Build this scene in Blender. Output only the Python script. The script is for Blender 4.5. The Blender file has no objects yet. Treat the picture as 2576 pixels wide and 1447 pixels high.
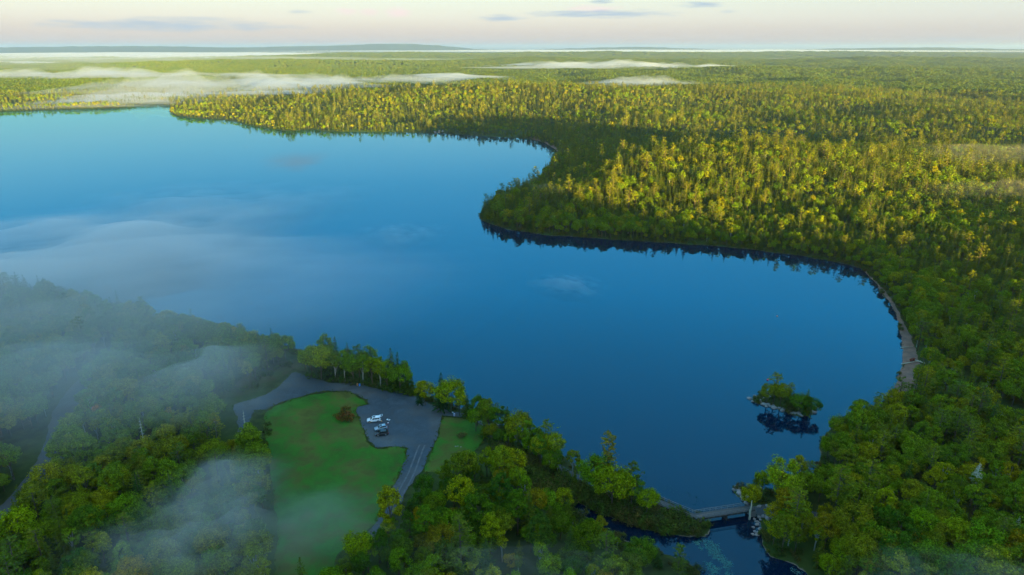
import bpy, bmesh, math, random
import numpy as np
from mathutils import Vector, Matrix
from mathutils.geometry import delaunay_2d_cdt

R = math.radians
SC = bpy.context.scene
COL = SC.collection
rng = np.random.default_rng(7)
random.seed(7)

# ------------------------------------------------------------------ camera
CAM_H = 130.0
FPX = 1718.0                       # focal length for a 2576 px wide picture
PITCH = math.atan(605.5 / FPX)     # the true horizon lies a little below the top edge
cam = bpy.data.cameras.new('Camera')
cam.sensor_width = 36.0
cam.lens = 36.0 * FPX / 2576.0
cam.clip_start = 1.0
cam.clip_end = 120000.0
cam_o = bpy.data.objects.new('Camera', cam)
COL.objects.link(cam_o)
cam_o.location = (0, 0, CAM_H)
cam_o.rotation_euler = (R(90) - PITCH, 0, 0)
SC.camera = cam_o

# ------------------------------------------------------------------ sky, sun, exposure
HAZE_D = 0.000042
SUN_EL = R(2.7)
SUN_AZ = R(27.0)                   # the sun stands behind the camera, this far to its right
to_sun = Vector((math.sin(SUN_AZ) * math.cos(SUN_EL), -math.cos(SUN_AZ) * math.cos(SUN_EL), math.sin(SUN_EL)))

world = bpy.data.worlds.new('World')
SC.world = world
world.use_nodes = True
wt = world.node_tree
wn, wl = wt.nodes, wt.links
wn.clear()

class NT:
    """small helper to chain shader nodes"""
    def __init__(s, tree):
        s.t = tree
    def n(s, kind, **kw):
        nd = s.t.nodes.new(kind)
        for k, v in kw.items():
            setattr(nd, k, v)
        return nd
    def put(s, sock, v):
        if hasattr(v, 'is_output'):
            s.t.links.new(v, sock)
        else:
            sock.default_value = v
    def math(s, op, a, b=0.0, c=0.0, clamp=False):
        nd = s.n('ShaderNodeMath', operation=op, use_clamp=clamp)
        s.put(nd.inputs[0], a); s.put(nd.inputs[1], b); s.put(nd.inputs[2], c)
        return nd.outputs[0]
    def mix(s, f, a, b, mode='MIX'):
        nd = s.n('ShaderNodeMix', data_type='RGBA', blend_type=mode)
        s.put(nd.inputs[0], f); s.put(nd.inputs[6], a); s.put(nd.inputs[7], b)
        return nd.outputs[2]
    def ramp(s, f, stops, interp='LINEAR'):
        nd = s.n('ShaderNodeValToRGB')
        cr = nd.color_ramp
        cr.interpolation = interp
        while len(cr.elements) < len(stops):
            cr.elements.new(0.5)
        for e, (p, c) in zip(cr.elements, stops):
            e.position = p
            e.color = (c[0], c[1], c[2], 1)
        s.put(nd.inputs[0], f)
        return nd.outputs[0]
    def noise(s, vec, scale, detail=3.0, rough=0.5):
        nd = s.n('ShaderNodeTexNoise')
        s.put(nd.inputs['Vector'], vec)
        nd.inputs['Scale'].default_value = scale
        nd.inputs['Detail'].default_value = detail
        nd.inputs['Roughness'].default_value = rough
        return nd.outputs[0]
    def mapr(s, v, a, b, c=0.0, d=1.0, smooth=True):
        nd = s.n('ShaderNodeMapRange', interpolation_type='SMOOTHSTEP' if smooth else 'LINEAR')
        s.put(nd.inputs[0], v)
        for i, q in enumerate((a, b, c, d)):
            nd.inputs[i + 1].default_value = q
        return nd.outputs[0]

W = NT(wt)
tc = W.n('ShaderNodeTexCoord')
sep = W.n('ShaderNodeSeparateXYZ')
wl.new(tc.outputs['Generated'], sep.inputs[0])
EL = W.math('MULTIPLY', W.math('ARCSINE', sep.outputs[2]), 180 / math.pi)            # elevation, degrees
AZ = W.math('MULTIPLY', W.math('ARCTAN2', sep.outputs[0], sep.outputs[1]), 180 / math.pi)
sky = W.n('ShaderNodeTexSky', sky_type='NISHITA', sun_disc=False)
sky.sun_elevation = SUN_EL
sky.sun_rotation = math.pi - SUN_AZ
sky.altitude = 150
sky.air_density = 1.0
sky.dust_density = 1.2
sky.ozone_density = 2.0
SKY_STOPS = [   # dawn sky opposite the sun: rosy band, pale cream band, then blue towards the zenith
    (0.000, (0.205, 0.205, 0.235)), (0.012, (0.194, 0.210, 0.240)), (0.024, (0.208, 0.238, 0.268)),
    (0.038, (0.205, 0.242, 0.262)), (0.065, (0.220, 0.225, 0.290)), (0.12, (0.040, 0.215, 0.390)),
    (0.22, (0.000, 0.325, 0.640)), (0.45, (0.085, 0.240, 0.400)), (1.0, (0.270, 0.310, 0.345))]
SKY_STOPS = [(p, tuple(v * 0.32 for v in c)) for p, c in SKY_STOPS]
grad = W.ramp(W.math('DIVIDE', EL, 90.0, clamp=True), SKY_STOPS)
nish = W.mix(1.0, sky.outputs[0], (0.034, 0.034, 0.034, 1), 'MULTIPLY')     # the glow of the sunrise itself
skycol = W.mix(1.0, grad, nish, 'ADD')
# small clouds low over the horizon and one that only the lake mirrors (azimuth, elevation, half width, half height, strength)
cn = W.n('ShaderNodeCombineXYZ')
W.put(cn.inputs[0], W.math('MULTIPLY', AZ, 0.30)); W.put(cn.inputs[1], W.math('MULTIPLY', EL, 3.2))
wob = W.math('SUBTRACT', W.noise(cn.outputs[0], 1.3, 5, 0.62), 0.5)
def blob(a0, e0, wa, we, k, rag=4.2):
    dx = W.math('DIVIDE', W.math('SUBTRACT', AZ, a0), wa)
    dy = W.math('DIVIDE', W.math('SUBTRACT', EL, e0), we)
    q = W.math('ADD', W.math('MULTIPLY', dx, dx), W.math('MULTIPLY', dy, dy))
    q = W.math('ADD', q, W.math('MULTIPLY', wob, rag))
    return W.math('MULTIPLY', W.mapr(q, 1.5, -0.5), k)
def azel(px, py):
    u, v = (px - 1288) / FPX, (723.5 - py) / FPX
    cp, sp = math.cos(PITCH), math.sin(PITCH)
    d = Vector((u, cp + v * sp, -sp + v * cp)).normalized()
    return math.degrees(math.atan2(d.x, d.y)), math.degrees(math.asin(d.z))
def cl(px, py, w, h, k, mirror=False):
    a, e = azel(px, py)
    return (a, -e if mirror else e, w / 34.0, h / 33.0, k)
grey = [cl(430, 64, 270, 13, 0.8), cl(480, 48, 120, 6, 0.55), cl(755, 30, 28, 6, 0.5), cl(1262, 45, 62, 8, 0.75), cl(1510, 35, 190, 10, 0.85),
        cl(1765, 12, 60, 7, 0.85), cl(1510, 2, 36, 6, 0.85), cl(1830, 30, 24, 4, 0.4), cl(2420, 100, 110, 5, 0.35)]
rosy = [cl(865, 28, 30, 9, 0.5), cl(930, 30, 24, 9, 0.4), cl(1000, 30, 36, 11, 0.6), cl(1490, 22, 70, 9, 0.5),
        cl(735, 408, 75, 22, 0.7, True), cl(790, 392, 50, 9, 0.45, True)]
def summed(lst):
    tot = None
    for b in lst:
        m = blob(*b)
        tot = m if tot is None else W.math('MAXIMUM', tot, m)
    return tot
skycol = W.mix(summed(rosy), skycol, (0.145, 0.105, 0.115, 1))
skycol = W.mix(summed(grey), skycol, (0.059, 0.078, 0.097, 1))
bg = W.n('ShaderNodeBackground')
W.put(bg.inputs[0], skycol)
bg.inputs[1].default_value = 1.0
wo = W.n('ShaderNodeOutputWorld')
wl.new(bg.outputs[0], wo.inputs[0])

sun = bpy.data.lights.new('sun', 'SUN')
sun.energy = 5.0
sun.angle = R(0.6)
sun.color = (1.0, 0.75, 0.17)
sun_o = bpy.data.objects.new('sun', sun)
COL.objects.link(sun_o)
sun_o.location = (0, 0, 400)
sun_o.rotation_euler = to_sun.to_track_quat('Z', 'Y').to_euler()

SC.view_settings.view_transform = 'Standard'
SC.view_settings.look = 'None'
SC.view_settings.exposure = 2.9
SC.view_settings.gamma = 1.0
SC.view_settings.use_curve_mapping = False
SC.render.engine = 'CYCLES'
cy = SC.cycles
cy.max_bounces = 6
cy.diffuse_bounces = 3
cy.glossy_bounces = 2
cy.transmission_bounces = 3
cy.volume_bounces = 1
cy.transparent_max_bounces = 40
cy.caustics_reflective = False
cy.caustics_refractive = False
cy.use_denoising = True
cy.sample_clamp_indirect = 2.0

# ------------------------------------------------------------------ helpers
def G(px, py, z=0.0):
    """ground point at height z that stands at this place of a 2576 x 1447 picture"""
    u = (px - 1288.0) / FPX
    v = (723.5 - py) / FPX
    cp, sp = math.cos(PITCH), math.sin(PITCH)
    d = (u, cp + v * sp, -sp + v * cp)
    t = (z - CAM_H) / d[2]
    return (u * t, d[1] * t)

def GG(pts, z=0.0):
    return np.array([G(a, b, z) for a, b in pts])

def project(x, y, z):
    cp, sp = math.cos(PITCH), math.sin(PITCH)
    dz = z - CAM_H
    dep = y * cp - dz * sp
    up = y * sp + dz * cp
    dep = np.maximum(dep, 1e-3)
    return 1288 + FPX * x / dep, 723.5 - FPX * up / dep

def tag(o, label=None, cat=None, group=None, kind=None):
    for k, v in (('label', label), ('category', cat), ('group', group), ('kind', kind)):
        if v:
            o[k] = v
    return o

def link(name, data, parent=None, loc=None, rz=None):
    o = bpy.data.objects.new(name, data)
    COL.objects.link(o)
    if parent is not None:
        o.parent = parent
    if loc is not None:
        o.location = loc
    if rz is not None:
        o.rotation_euler = (0, 0, rz)
    return o

def empty(name, loc=(0, 0, 0), rz=0.0):
    o = link(name, None, None, loc, rz)
    o.empty_display_size = 0.5
    return o

def hash2(ix, iy, seed):
    h = (ix.astype(np.int64) * 374761393 + iy.astype(np.int64) * 668265263 + seed * 974634777) & 0x7fffffff
    h = ((h ^ (h >> 13)) * 1274126177) & 0x7fffffff
    return ((h ^ (h >> 16)) & 0xffff) / 65535.0

def vnoise(x, y, seed=0):
    x = np.asarray(x, float); y = np.asarray(y, float)
    ix, iy = np.floor(x), np.floor(y)
    fx, fy = x - ix, y - iy
    fx = fx * fx * (3 - 2 * fx); fy = fy * fy * (3 - 2 * fy)
    a = hash2(ix, iy, seed); b = hash2(ix + 1, iy, seed)
    c = hash2(ix, iy + 1, seed); d = hash2(ix + 1, iy + 1, seed)
    return (a * (1 - fx) + b * fx) * (1 - fy) + (c * (1 - fx) + d * fx) * fy

def fbm(x, y, seed=0, octv=3):
    s, a, t = 0.0, 1.0, 0.0
    for k in range(octv):
        s = s + a * vnoise(x * 2 ** k, y * 2 ** k, seed + 11 * k)
        t += a
        a *= 0.5
    return s / t

def sstep(a, b, v):
    t = np.clip((v - a) / (b - a), 0, 1)
    return t * t * (3 - 2 * t)

def chaikin(p, n=2):
    p = np.asarray(p, float)
    for _ in range(n):
        q = np.roll(p, -1, axis=0)
        p = np.stack([p * 0.75 + q * 0.25, p * 0.25 + q * 0.75], 1).reshape(-1, 2)
    return p

def poly_sd(P, poly):
    """signed distance to a polygon, negative inside"""
    P = np.asarray(P, np.float64)
    out = np.empty(len(P))
    A = np.asarray(poly, np.float64)
    B = np.roll(A, -1, axis=0)
    E = B - A
    L2 = (E ** 2).sum(1) + 1e-12
    step = max(1, int(4e6 // len(A)))
    for i in range(0, len(P), step):
        p = P[i:i + step]
        dx = p[:, None, 0] - A[None, :, 0]
        dy = p[:, None, 1] - A[None, :, 1]
        t = np.clip((dx * E[:, 0] + dy * E[:, 1]) / L2, 0, 1)
        qx = dx - t * E[:, 0]
        qy = dy - t * E[:, 1]
        d = np.sqrt((qx * qx + qy * qy).min(1))
        py = p[:, None, 1]
        c1 = (A[None, :, 1] <= py) != (B[None, :, 1] <= py)
        with np.errstate(divide='ignore', invalid='ignore'):
            xi = A[None, :, 0] + (py - A[None, :, 1]) * (E[:, 0] / np.where(E[:, 1] == 0, 1e-12, E[:, 1]))[None, :]
        ins = ((c1 & (p[:, None, 0] < xi)).sum(1) % 2) == 1
        out[i:i + step] = np.where(ins, -d, d)
    return out

def mesh_from(name, verts, faces, mats=(), mi=None, smooth=False):
    """verts (n,3) array, faces a list of tuples or an (m,k) array"""
    me = bpy.data.meshes.new(name)
    verts = np.asarray(verts, np.float32)
    if isinstance(faces, np.ndarray):
        m, k = faces.shape
        me.vertices.add(len(verts)); me.vertices.foreach_set('co', verts.ravel())
        me.loops.add(m * k); me.loops.foreach_set('vertex_index', faces.astype(np.int32).ravel())
        me.polygons.add(m)
        me.polygons.foreach_set('loop_start', np.arange(0, m * k, k, dtype=np.int32))
        me.update(calc_edges=True)
    else:
        me.from_pydata(verts.tolist(), [], faces)
        me.update()
    for mt in mats:
        me.materials.append(mt)
    if mi is not None:
        me.polygons.foreach_set('material_index', np.asarray(mi, np.int32))
    if smooth:
        me.polygons.foreach_set('use_smooth', np.ones(len(me.polygons), bool))
    return me

class MB:
    """collects shapes into one mesh"""
    def __init__(s):
        s.v, s.f, s.m, s.n = [], [], [], 0
    def add(s, verts, faces, mat=0):
        verts = np.asarray(verts, float)
        s.v.append(verts)
        for f in faces:
            s.f.append(tuple(int(i) + s.n for i in f)); s.m.append(mat)
        s.n += len(verts)
    def box(s, c, d, rz=0.0, mat=0, taper=1.0):
        x, y, z = d[0] / 2, d[1] / 2, d[2] / 2
        v = np.array([[-x, -y, -z], [x, -y, -z], [x, y, -z], [-x, y, -z],
                      [-x * taper, -y * taper, z], [x * taper, -y * taper, z], [x * taper, y * taper, z], [-x * taper, y * taper, z]])
        c_, s_ = math.cos(rz), math.sin(rz)
        v[:, :2] = v[:, :2] @ np.array([[c_, s_], [-s_, c_]])
        s.add(v + np.array(c), [(0, 3, 2, 1), (4, 5, 6, 7), (0, 1, 5, 4), (1, 2, 6, 5), (2, 3, 7, 6), (3, 0, 4, 7)], mat)
    def tube(s, pts, rad, seg=6, mat=0, cap=True):
        pts = [Vector(p) for p in pts]
        rad = rad if hasattr(rad, '__len__') else [rad] * len(pts)
        vs = []
        for i, p in enumerate(pts):
            d = (pts[min(i + 1, len(pts) - 1)] - pts[max(i - 1, 0)]).normalized()
            a = d.orthogonal().normalized() if abs(d.z) < 0.99 else Vector((1, 0, 0))
            a = (a - d * a.dot(d)).normalized()
            b = d.cross(a)
            for k in range(seg):
                t = 2 * math.pi * k / seg
                vs.append(p + (a * math.cos(t) + b * math.sin(t)) * rad[i])
        fs = []
        for i in range(len(pts) - 1):
            for k in range(seg):
                k2 = (k + 1) % seg
                fs.append((i * seg + k, i * seg + k2, (i + 1) * seg + k2, (i + 1) * seg + k))
        if cap:
            fs.append(tuple(range(seg))[::-1])
            fs.append(tuple((len(pts) - 1) * seg + k for k in range(seg)))
        s.add([tuple(v) for v in vs], fs, mat)
    def lathe(s, prof, seg=14, c=(0, 0, 0), mat=0, axis='z'):
        vs, fs = [], []
        for (r, z) in prof:
            for k in range(seg):
                t = 2 * math.pi * k / seg
                p = (r * math.cos(t), r * math.sin(t), z)
                if axis == 'y':
                    p = (p[0], p[2], p[1])
                vs.append((p[0] + c[0], p[1] + c[1], p[2] + c[2]))
        for i in range(len(prof) - 1):
            for k in range(seg):
                k2 = (k + 1) % seg
                fs.append((i * seg + k, i * seg + k2, (i + 1) * seg + k2, (i + 1) * seg + k))
        fs.append(tuple(range(seg))[::-1])
        fs.append(tuple((len(prof) - 1) * seg + k for k in range(seg)))
        s.add(vs, fs, mat)
    def mesh(s, name, mats, smooth=False):
        v = np.concatenate(s.v) if s.v else np.zeros((0, 3))
        return mesh_from(name, v, s.f, mats, s.m, smooth)
    def obj(s, name, mats, parent=None, smooth=False, loc=None, rz=None):
        if not isinstance(mats, (list, tuple)):
            mats = [mats]
        return link(name, s.mesh(name, mats, smooth), parent, loc, rz)

# ------------------------------------------------------------------ materials
def new_mat(name):
    m = bpy.data.materials.new(name)
    m.use_nodes = True
    m.node_tree.nodes.clear()
    t = NT(m.node_tree)
    out = t.n('ShaderNodeOutputMaterial')
    return m, t, out

def principled(t, out, col, rough=0.8, metal=0.0, spec=0.3, bump=None, bstr=0.3, bdist=0.1):
    b = t.n('ShaderNodeBsdfPrincipled')
    t.put(b.inputs['Base Color'], col)
    t.put(b.inputs['Roughness'], rough)
    b.inputs['Metallic'].default_value = metal
    b.inputs['Specular IOR Level'].default_value = spec
    if bump is not None:
        bp = t.n('ShaderNodeBump')
        bp.inputs['Strength'].default_value = bstr
        bp.inputs['Distance'].default_value = bdist
        t.put(bp.inputs['Height'], bump)
        t.t.links.new(bp.outputs[0], b.inputs['Normal'])
    t.t.links.new(b.outputs[0], out.inputs[0])
    return b

def plain(name, col, rough=0.6, metal=0.0, spec=0.4, var=0.15, scale=6.0):
    m, t, out = new_mat(name)
    g = t.n('ShaderNodeTexCoord')
    f = t.noise(g.outputs['Object'], scale, 4)
    c = t.mix(f, tuple(v * (1 - var) for v in col) + (1,), tuple(min(1, v * (1 + var)) for v in col) + (1,))
    principled(t, out, c, rough, metal, spec)
    return m

def leaf_mat(name, stops, trans=0.30, vary=0.65, gloss=0.0):
    """leaf colour differs from tree to tree and from leaf clump to leaf clump"""
    m, t, out = new_mat(name)
    oi = t.n('ShaderNodeObjectInfo')
    ge = t.n('ShaderNodeNewGeometry')
    c = t.ramp(oi.outputs['Random'], stops)
    c = t.mix(1.0, c, oi.outputs['Color'], 'MULTIPLY')
    k = t.mapr(ge.outputs['Random Per Island'], 0, 1, 1 - vary, 1 + vary, smooth=False)
    cv = t.n('ShaderNodeVectorMath', operation='SCALE')
    t.put(cv.inputs[0], c); t.put(cv.inputs[3], t.math('MULTIPLY', k, 1.4))
    d = t.n('ShaderNodeBsdfDiffuse')
    t.put(d.inputs[0], cv.outputs[0])
    tr = t.n('ShaderNodeBsdfTranslucent')
    t.put(tr.inputs[0], cv.outputs[0])
    mx = t.n('ShaderNodeMixShader')
    mx.inputs[0].default_value = trans
    t.t.links.new(d.outputs[0], mx.inputs[1]); t.t.links.new(tr.outputs[0], mx.inputs[2])
    t.t.links.new(mx.outputs[0], out.inputs[0])
    return m

M = {}
M['broadleaf'] = leaf_mat('broadleaf_foliage', [(0, (0.068, 0.120, 0.006)), (0.3, (0.120, 0.162, 0.004)), (0.55, (0.088, 0.148, 0.006)),
                                                (0.8, (0.205, 0.178, 0.003)), (1, (0.046, 0.094, 0.009))])
M['spruce'] = leaf_mat('spruce_needles', [(0, (0.028, 0.066, 0.013)), (0.5, (0.104, 0.116, 0.004)), (1, (0.050, 0.086, 0.010))], 0.28, 0.4)
M['pine'] = leaf_mat('pine_needles', [(0, (0.085, 0.112, 0.009)), (1, (0.130, 0.132, 0.006))], 0.25, 0.4)
M['far_leaf'] = leaf_mat('far_broadleaf_foliage', [(0, (0.056, 0.096, 0.009)), (0.6, (0.080, 0.112, 0.007)), (1, (0.100, 0.115, 0.006))])
M['far_needle'] = leaf_mat('far_conifer_needles', [(0, (0.030, 0.062, 0.012)), (1, (0.052, 0.080, 0.010))], 0.28, 0.4)
M['shrub'] = leaf_mat('shrub_foliage', [(0, (0.040, 0.055, 0.012)), (0.5, (0.050, 0.085, 0.010)), (1, (0.075, 0.060, 0.016))], 0.3, 0.5)
M['reed'] = leaf_mat('grass_blades', [(0, (0.055, 0.105, 0.010)), (1, (0.085, 0.095, 0.016))], 0.3, 0.4)
M['weed'] = leaf_mat('pond_weed', [(0, (0.030, 0.120, 0.110)), (1, (0.050, 0.150, 0.120))], 0.1, 0.4)
M['bark'] = plain('brown_bark', (0.115, 0.085, 0.06), 0.9, 0, 0.1, 0.4, 3)
M['pale_bark'] = plain('birch_bark', (0.36, 0.34, 0.30), 0.8, 0, 0.2, 0.3, 3)
M['dead_wood'] = plain('dead_wood', (0.50, 0.45, 0.33), 0.85, 0, 0.1, 0.25, 3)
# ------------------------------------------------------------------ shorelines (traced on the lake level, then smoothed)
LAKE = chaikin(GG([
    (-900, 300), (-300, 290), (0, 281), (120, 276), (230, 274), (330, 271), (350, 264), (420, 261), (432, 272), (424, 287), (470, 297), (530, 300), (580, 304),
    (640, 318), (700, 328), (740, 331), (765, 326), (790, 325), (815, 331), (900, 332), (1000, 333), (1100, 335), (1200, 342), (1330, 349),
    (1368, 358), (1400, 377), (1404, 386), (1395, 405), (1365, 440), (1310, 475), (1250, 505), (1212, 528), (1203, 543), (1225, 561), (1270, 575), (1330, 586),
    (1400, 594), (1500, 601), (1600, 607), (1700, 615), (1800, 621), (1900, 630), (2000, 643), (2080, 655), (2130, 667), (2172, 678), (2190, 700),
    (2216, 730), (2240, 760), (2256, 790), (2264, 820), (2266, 850), (2262, 880), (2270, 906), (2262, 940), (2250, 970), (2240, 1000), (2180, 1045), (2110, 1068),
    (2072, 1090), (2062, 1115), (2070, 1155), (2030, 1205), (1960, 1226), (1900, 1232), (1862, 1222), (1845, 1236), (1862, 1255), (1890, 1262),
    (1890, 1276), (1745, 1297), (1700, 1275), (1640, 1249), (1610, 1238), (1570, 1221), (1500, 1195), (1440, 1168), (1400, 1132), (1330, 1100), (1250, 1062),
    (1180, 1032), (1100, 1010), (1062, 990), (1042, 974), (1000, 951), (900, 920), (800, 890), (765, 882), (740, 876), (640, 860), (550, 845), (400, 810),
    (250, 772), (100, 738), (-50, 700), (-400, 640), (-900, 560), (-1300, 420)]), 2)
STREAM = chaikin(GG([
    (1760, 1285), (1758, 1303), (1783, 1322), (1788, 1342), (1770, 1352), (1714, 1350), (1639, 1339), (1545, 1304), (1505, 1292), (1470, 1272), (1430, 1250),
    (1425, 1258), (1460, 1290), (1510, 1322), (1570, 1358), (1640, 1386), (1720, 1408), (1765, 1440), (1790, 1540), (1820, 1700),
    (2100, 1700), (2085, 1530), (2040, 1450), (1990, 1415), (1935, 1402), (1918, 1372), (1914, 1320), (1905, 1290), (1888, 1265), (1800, 1270)]), 1)
ISLET = chaikin(GG([(1884, 1000), (1900, 1015), (1940, 1026), (1962, 1031), (1985, 1041), (2012, 1049), (2040, 1047), (2054, 1036), (2042, 1015), (1995, 1000), (1930, 988)]), 1)
_w = fbm(LAKE[:, 0] / 14, LAKE[:, 1] / 14, 5) - 0.5
_w2 = fbm(LAKE[:, 0] / 14, LAKE[:, 1] / 14, 6) - 0.5
_k = np.clip(np.hypot(LAKE[:, 0], LAKE[:, 1]) / 300, 0.6, 3) * 4.0
LAKE = LAKE + np.stack([_w * _k, _w2 * _k], 1)

def shore_dist(x, y):
    """distance from the waterline, positive on land"""
    x = np.asarray(x, float); y = np.asarray(y, float)
    out = np.full(x.shape, 400.0)
    near = (np.hypot(x, y) < 2600) & (y > 20)
    if near.any():
        P = np.stack([x[near], y[near]], 1)
        d = poly_sd(P, LAKE)
        s = np.full(len(P), 400.0)
        cl_ = (P[:, 1] < 320)
        if cl_.any():
            s[cl_] = poly_sd(P[cl_], STREAM)
            i = poly_sd(P[cl_], ISLET)
            w = np.minimum(d[cl_], s[cl_])
            d[cl_] = np.maximum(w, -i)
        out[near] = d
    return out

# hills: centre x, y, half widths, turn, height
HILLS = [(235, 690, 190, 112, 0.15, 31), (320, 930, 320, 95, 0.1, -13), (-70, 1650, 430, 240, -0.1, 34), (620, 1650, 380, 300, 0, 22), (900, 1050, 420, 260, 0.3, 16), (330, 330, 120, 120, 0, 6),
         (-1600, 2050, 800, 230, 0.05, 13), (-1300, 4700, 1600, 450, 0.05, 33), (-1300, 8300, 1500, 700, 0.0, 50), (-9000, 9000, 2500, 600, 0.1, 30),
         (1500, 3300, 900, 320, 0, 24), (3200, 5600, 1900, 600, 0.1, 34), (200, 5600, 900, 300, 0, 30), (4200, 9800, 3800, 900, 0, 55), (900, 9000, 1500, 600, 0, 42),
         (-10500, 19000, 5200, 1500, 0, 142), (-2600, 20500, 1600, 1200, 0, 143), (3500, 21000, 2800, 1000, 0, 120), (-5000, 20500, 2400, 1200, 0, 132), (9500, 17000, 3500, 1500, 0, 110)]

def hills(x, y):
    r = np.hypot(x, y)
    z = np.zeros_like(x)
    for (hx, hy, sx, sy, a, h) in HILLS:
        dx, dy = x - hx, y - hy
        u = (dx * math.cos(a) + dy * math.sin(a)) / sx
        v = (-dx * math.sin(a) + dy * math.cos(a)) / sy
        z = z + h * np.exp(-(u * u + v * v))
    z = z + sstep(450, 2600, r) * 20 * (fbm(x / 700 + 3, y / 700, 21) - 0.42)
    z = z + sstep(480, 950, r) * 25 * (fbm(x / 210, y / 210, 24) - 0.5)
    z = z + sstep(200, 700, r) * 4 * (fbm(x / 120, y / 120, 22) - 0.5)
    # unseen ridge behind the viewer, its crest shaped to shade the near shore at sunrise
    ca, sa = math.cos(SUN_AZ), math.sin(SUN_AZ)
    along = -x * sa + y * ca
    cross = x * ca + y * sa
    crest = RIDGE_HI + (RIDGE_LO - RIDGE_HI) * sstep(268, 342, cross) - 7 * sstep(330, 400, cross) - 9 * sstep(390, 500, cross) + 15 * sstep(190, 110, cross) * sstep(-500, -200, cross) + 7 * (fbm(cross / 60 + 9, cross * 0 + 2, 31) - 0.5) + 9 * (fbm(cross / 14, cross * 0, 33) - 0.5)
    z = z + crest * np.exp(-((along + 650) / 190.0) ** 2)
    return z
RIDGE_LO, RIDGE_HI = 56.0, 80.0

def ground(x, y, sd=None):
    x = np.asarray(x, float); y = np.asarray(y, float)
    if sd is None:
        sd = shore_dist(x, y)
    z = np.where(sd > 0, 0.08 + 1.92 * sstep(0, 16, sd), np.maximum(-3.0, sd * 0.25))
    flat = ((x < 60) & (y < 420) & (y > 0)) | ((y < 260) & (y > 0) & (x < 75))
    z = z + np.where(flat, 0.0, np.maximum(hills(x, y), -1.2) * sstep(4, 110, sd))
    return z

def gz(x, y):
    return float(ground(np.array([x]), np.array([y]))[0])

# ------------------------------------------------------------------ ground, one sheet out to the horizon
def build_ground():
    rr = [30.0]
    while rr[-1] < 60000:
        r = rr[-1]
        rr.append(r * (1.0085 if 100 < r < 2600 else 1.014))
    rr = np.array(rr)
    th = np.concatenate([np.arange(-50, 50.01, 0.28), np.arange(53, 308, 3.0)])
    th = np.radians(th)
    RR, TT = np.meshgrid(rr, th, indexing='ij')
    X, Y = RR * np.sin(TT), RR * np.cos(TT)
    sd = shore_dist(X.ravel(), Y.ravel())
    Z = ground(X.ravel(), Y.ravel(), sd).reshape(X.shape)
    nr, nt = X.shape
    V = np.stack([X.ravel(), Y.ravel(), Z.ravel()], 1)
    i, j = np.meshgrid(np.arange(nr - 1), np.arange(nt), indexing='ij')
    j2 = (j + 1) % nt
    F = np.stack([i * nt + j, i * nt + j2, (i + 1) * nt + j2, (i + 1) * nt + j], -1).reshape(-1, 4)[:, ::-1]
    V = np.vstack([V, [[0, 0, 2.0]]])
    me = mesh_from('ground', V, F, smooth=True)
    bm = bmesh.new(); bm.from_mesh(me); bm.verts.ensure_lookup_table()
    c = bm.verts[len(V) - 1]
    for k in range(nt):
        bm.faces.new((bm.verts[k], c, bm.verts[(k + 1) % nt]))
    bm.normal_update(); bm.to_mesh(me); bm.free()
    m, t, out = new_mat('forest_floor')
    ge = t.n('ShaderNodeNewGeometry')
    sp = t.n('ShaderNodeSeparateXYZ'); t.put(sp.inputs[0], ge.outputs['Position'])
    n1 = t.noise(ge.outputs['Position'], 0.35, 5, 0.6)
    n2 = t.noise(ge.outputs['Position'], 0.02, 4, 0.6)
    c1 = t.mix(t.mapr(n1, 0.35, 0.65), (0.018, 0.024, 0.008, 1), (0.045, 0.060, 0.014, 1))
    c1 = t.mix(t.mapr(n2, 0.35, 0.7), c1, (0.040, 0.075, 0.012, 1))
    n3 = t.noise(ge.outputs['Position'], 2.5, 4, 0.7)
    grav = t.mix(n3, (0.16, 0.125, 0.095, 1), (0.32, 0.25, 0.19, 1))
    band = t.mapr(t.math('ADD', sp.outputs[2], t.math('MULTIPLY', n1, 0.5)), 0.30, 0.20)
    c1 = t.mix(band, c1, grav)
    principled(t, out, c1, 0.95, 0, 0.1, n1, 0.5, 0.4)
    me.materials.append(m)
    return tag(link('ground', me), kind='structure')
build_ground()

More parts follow.
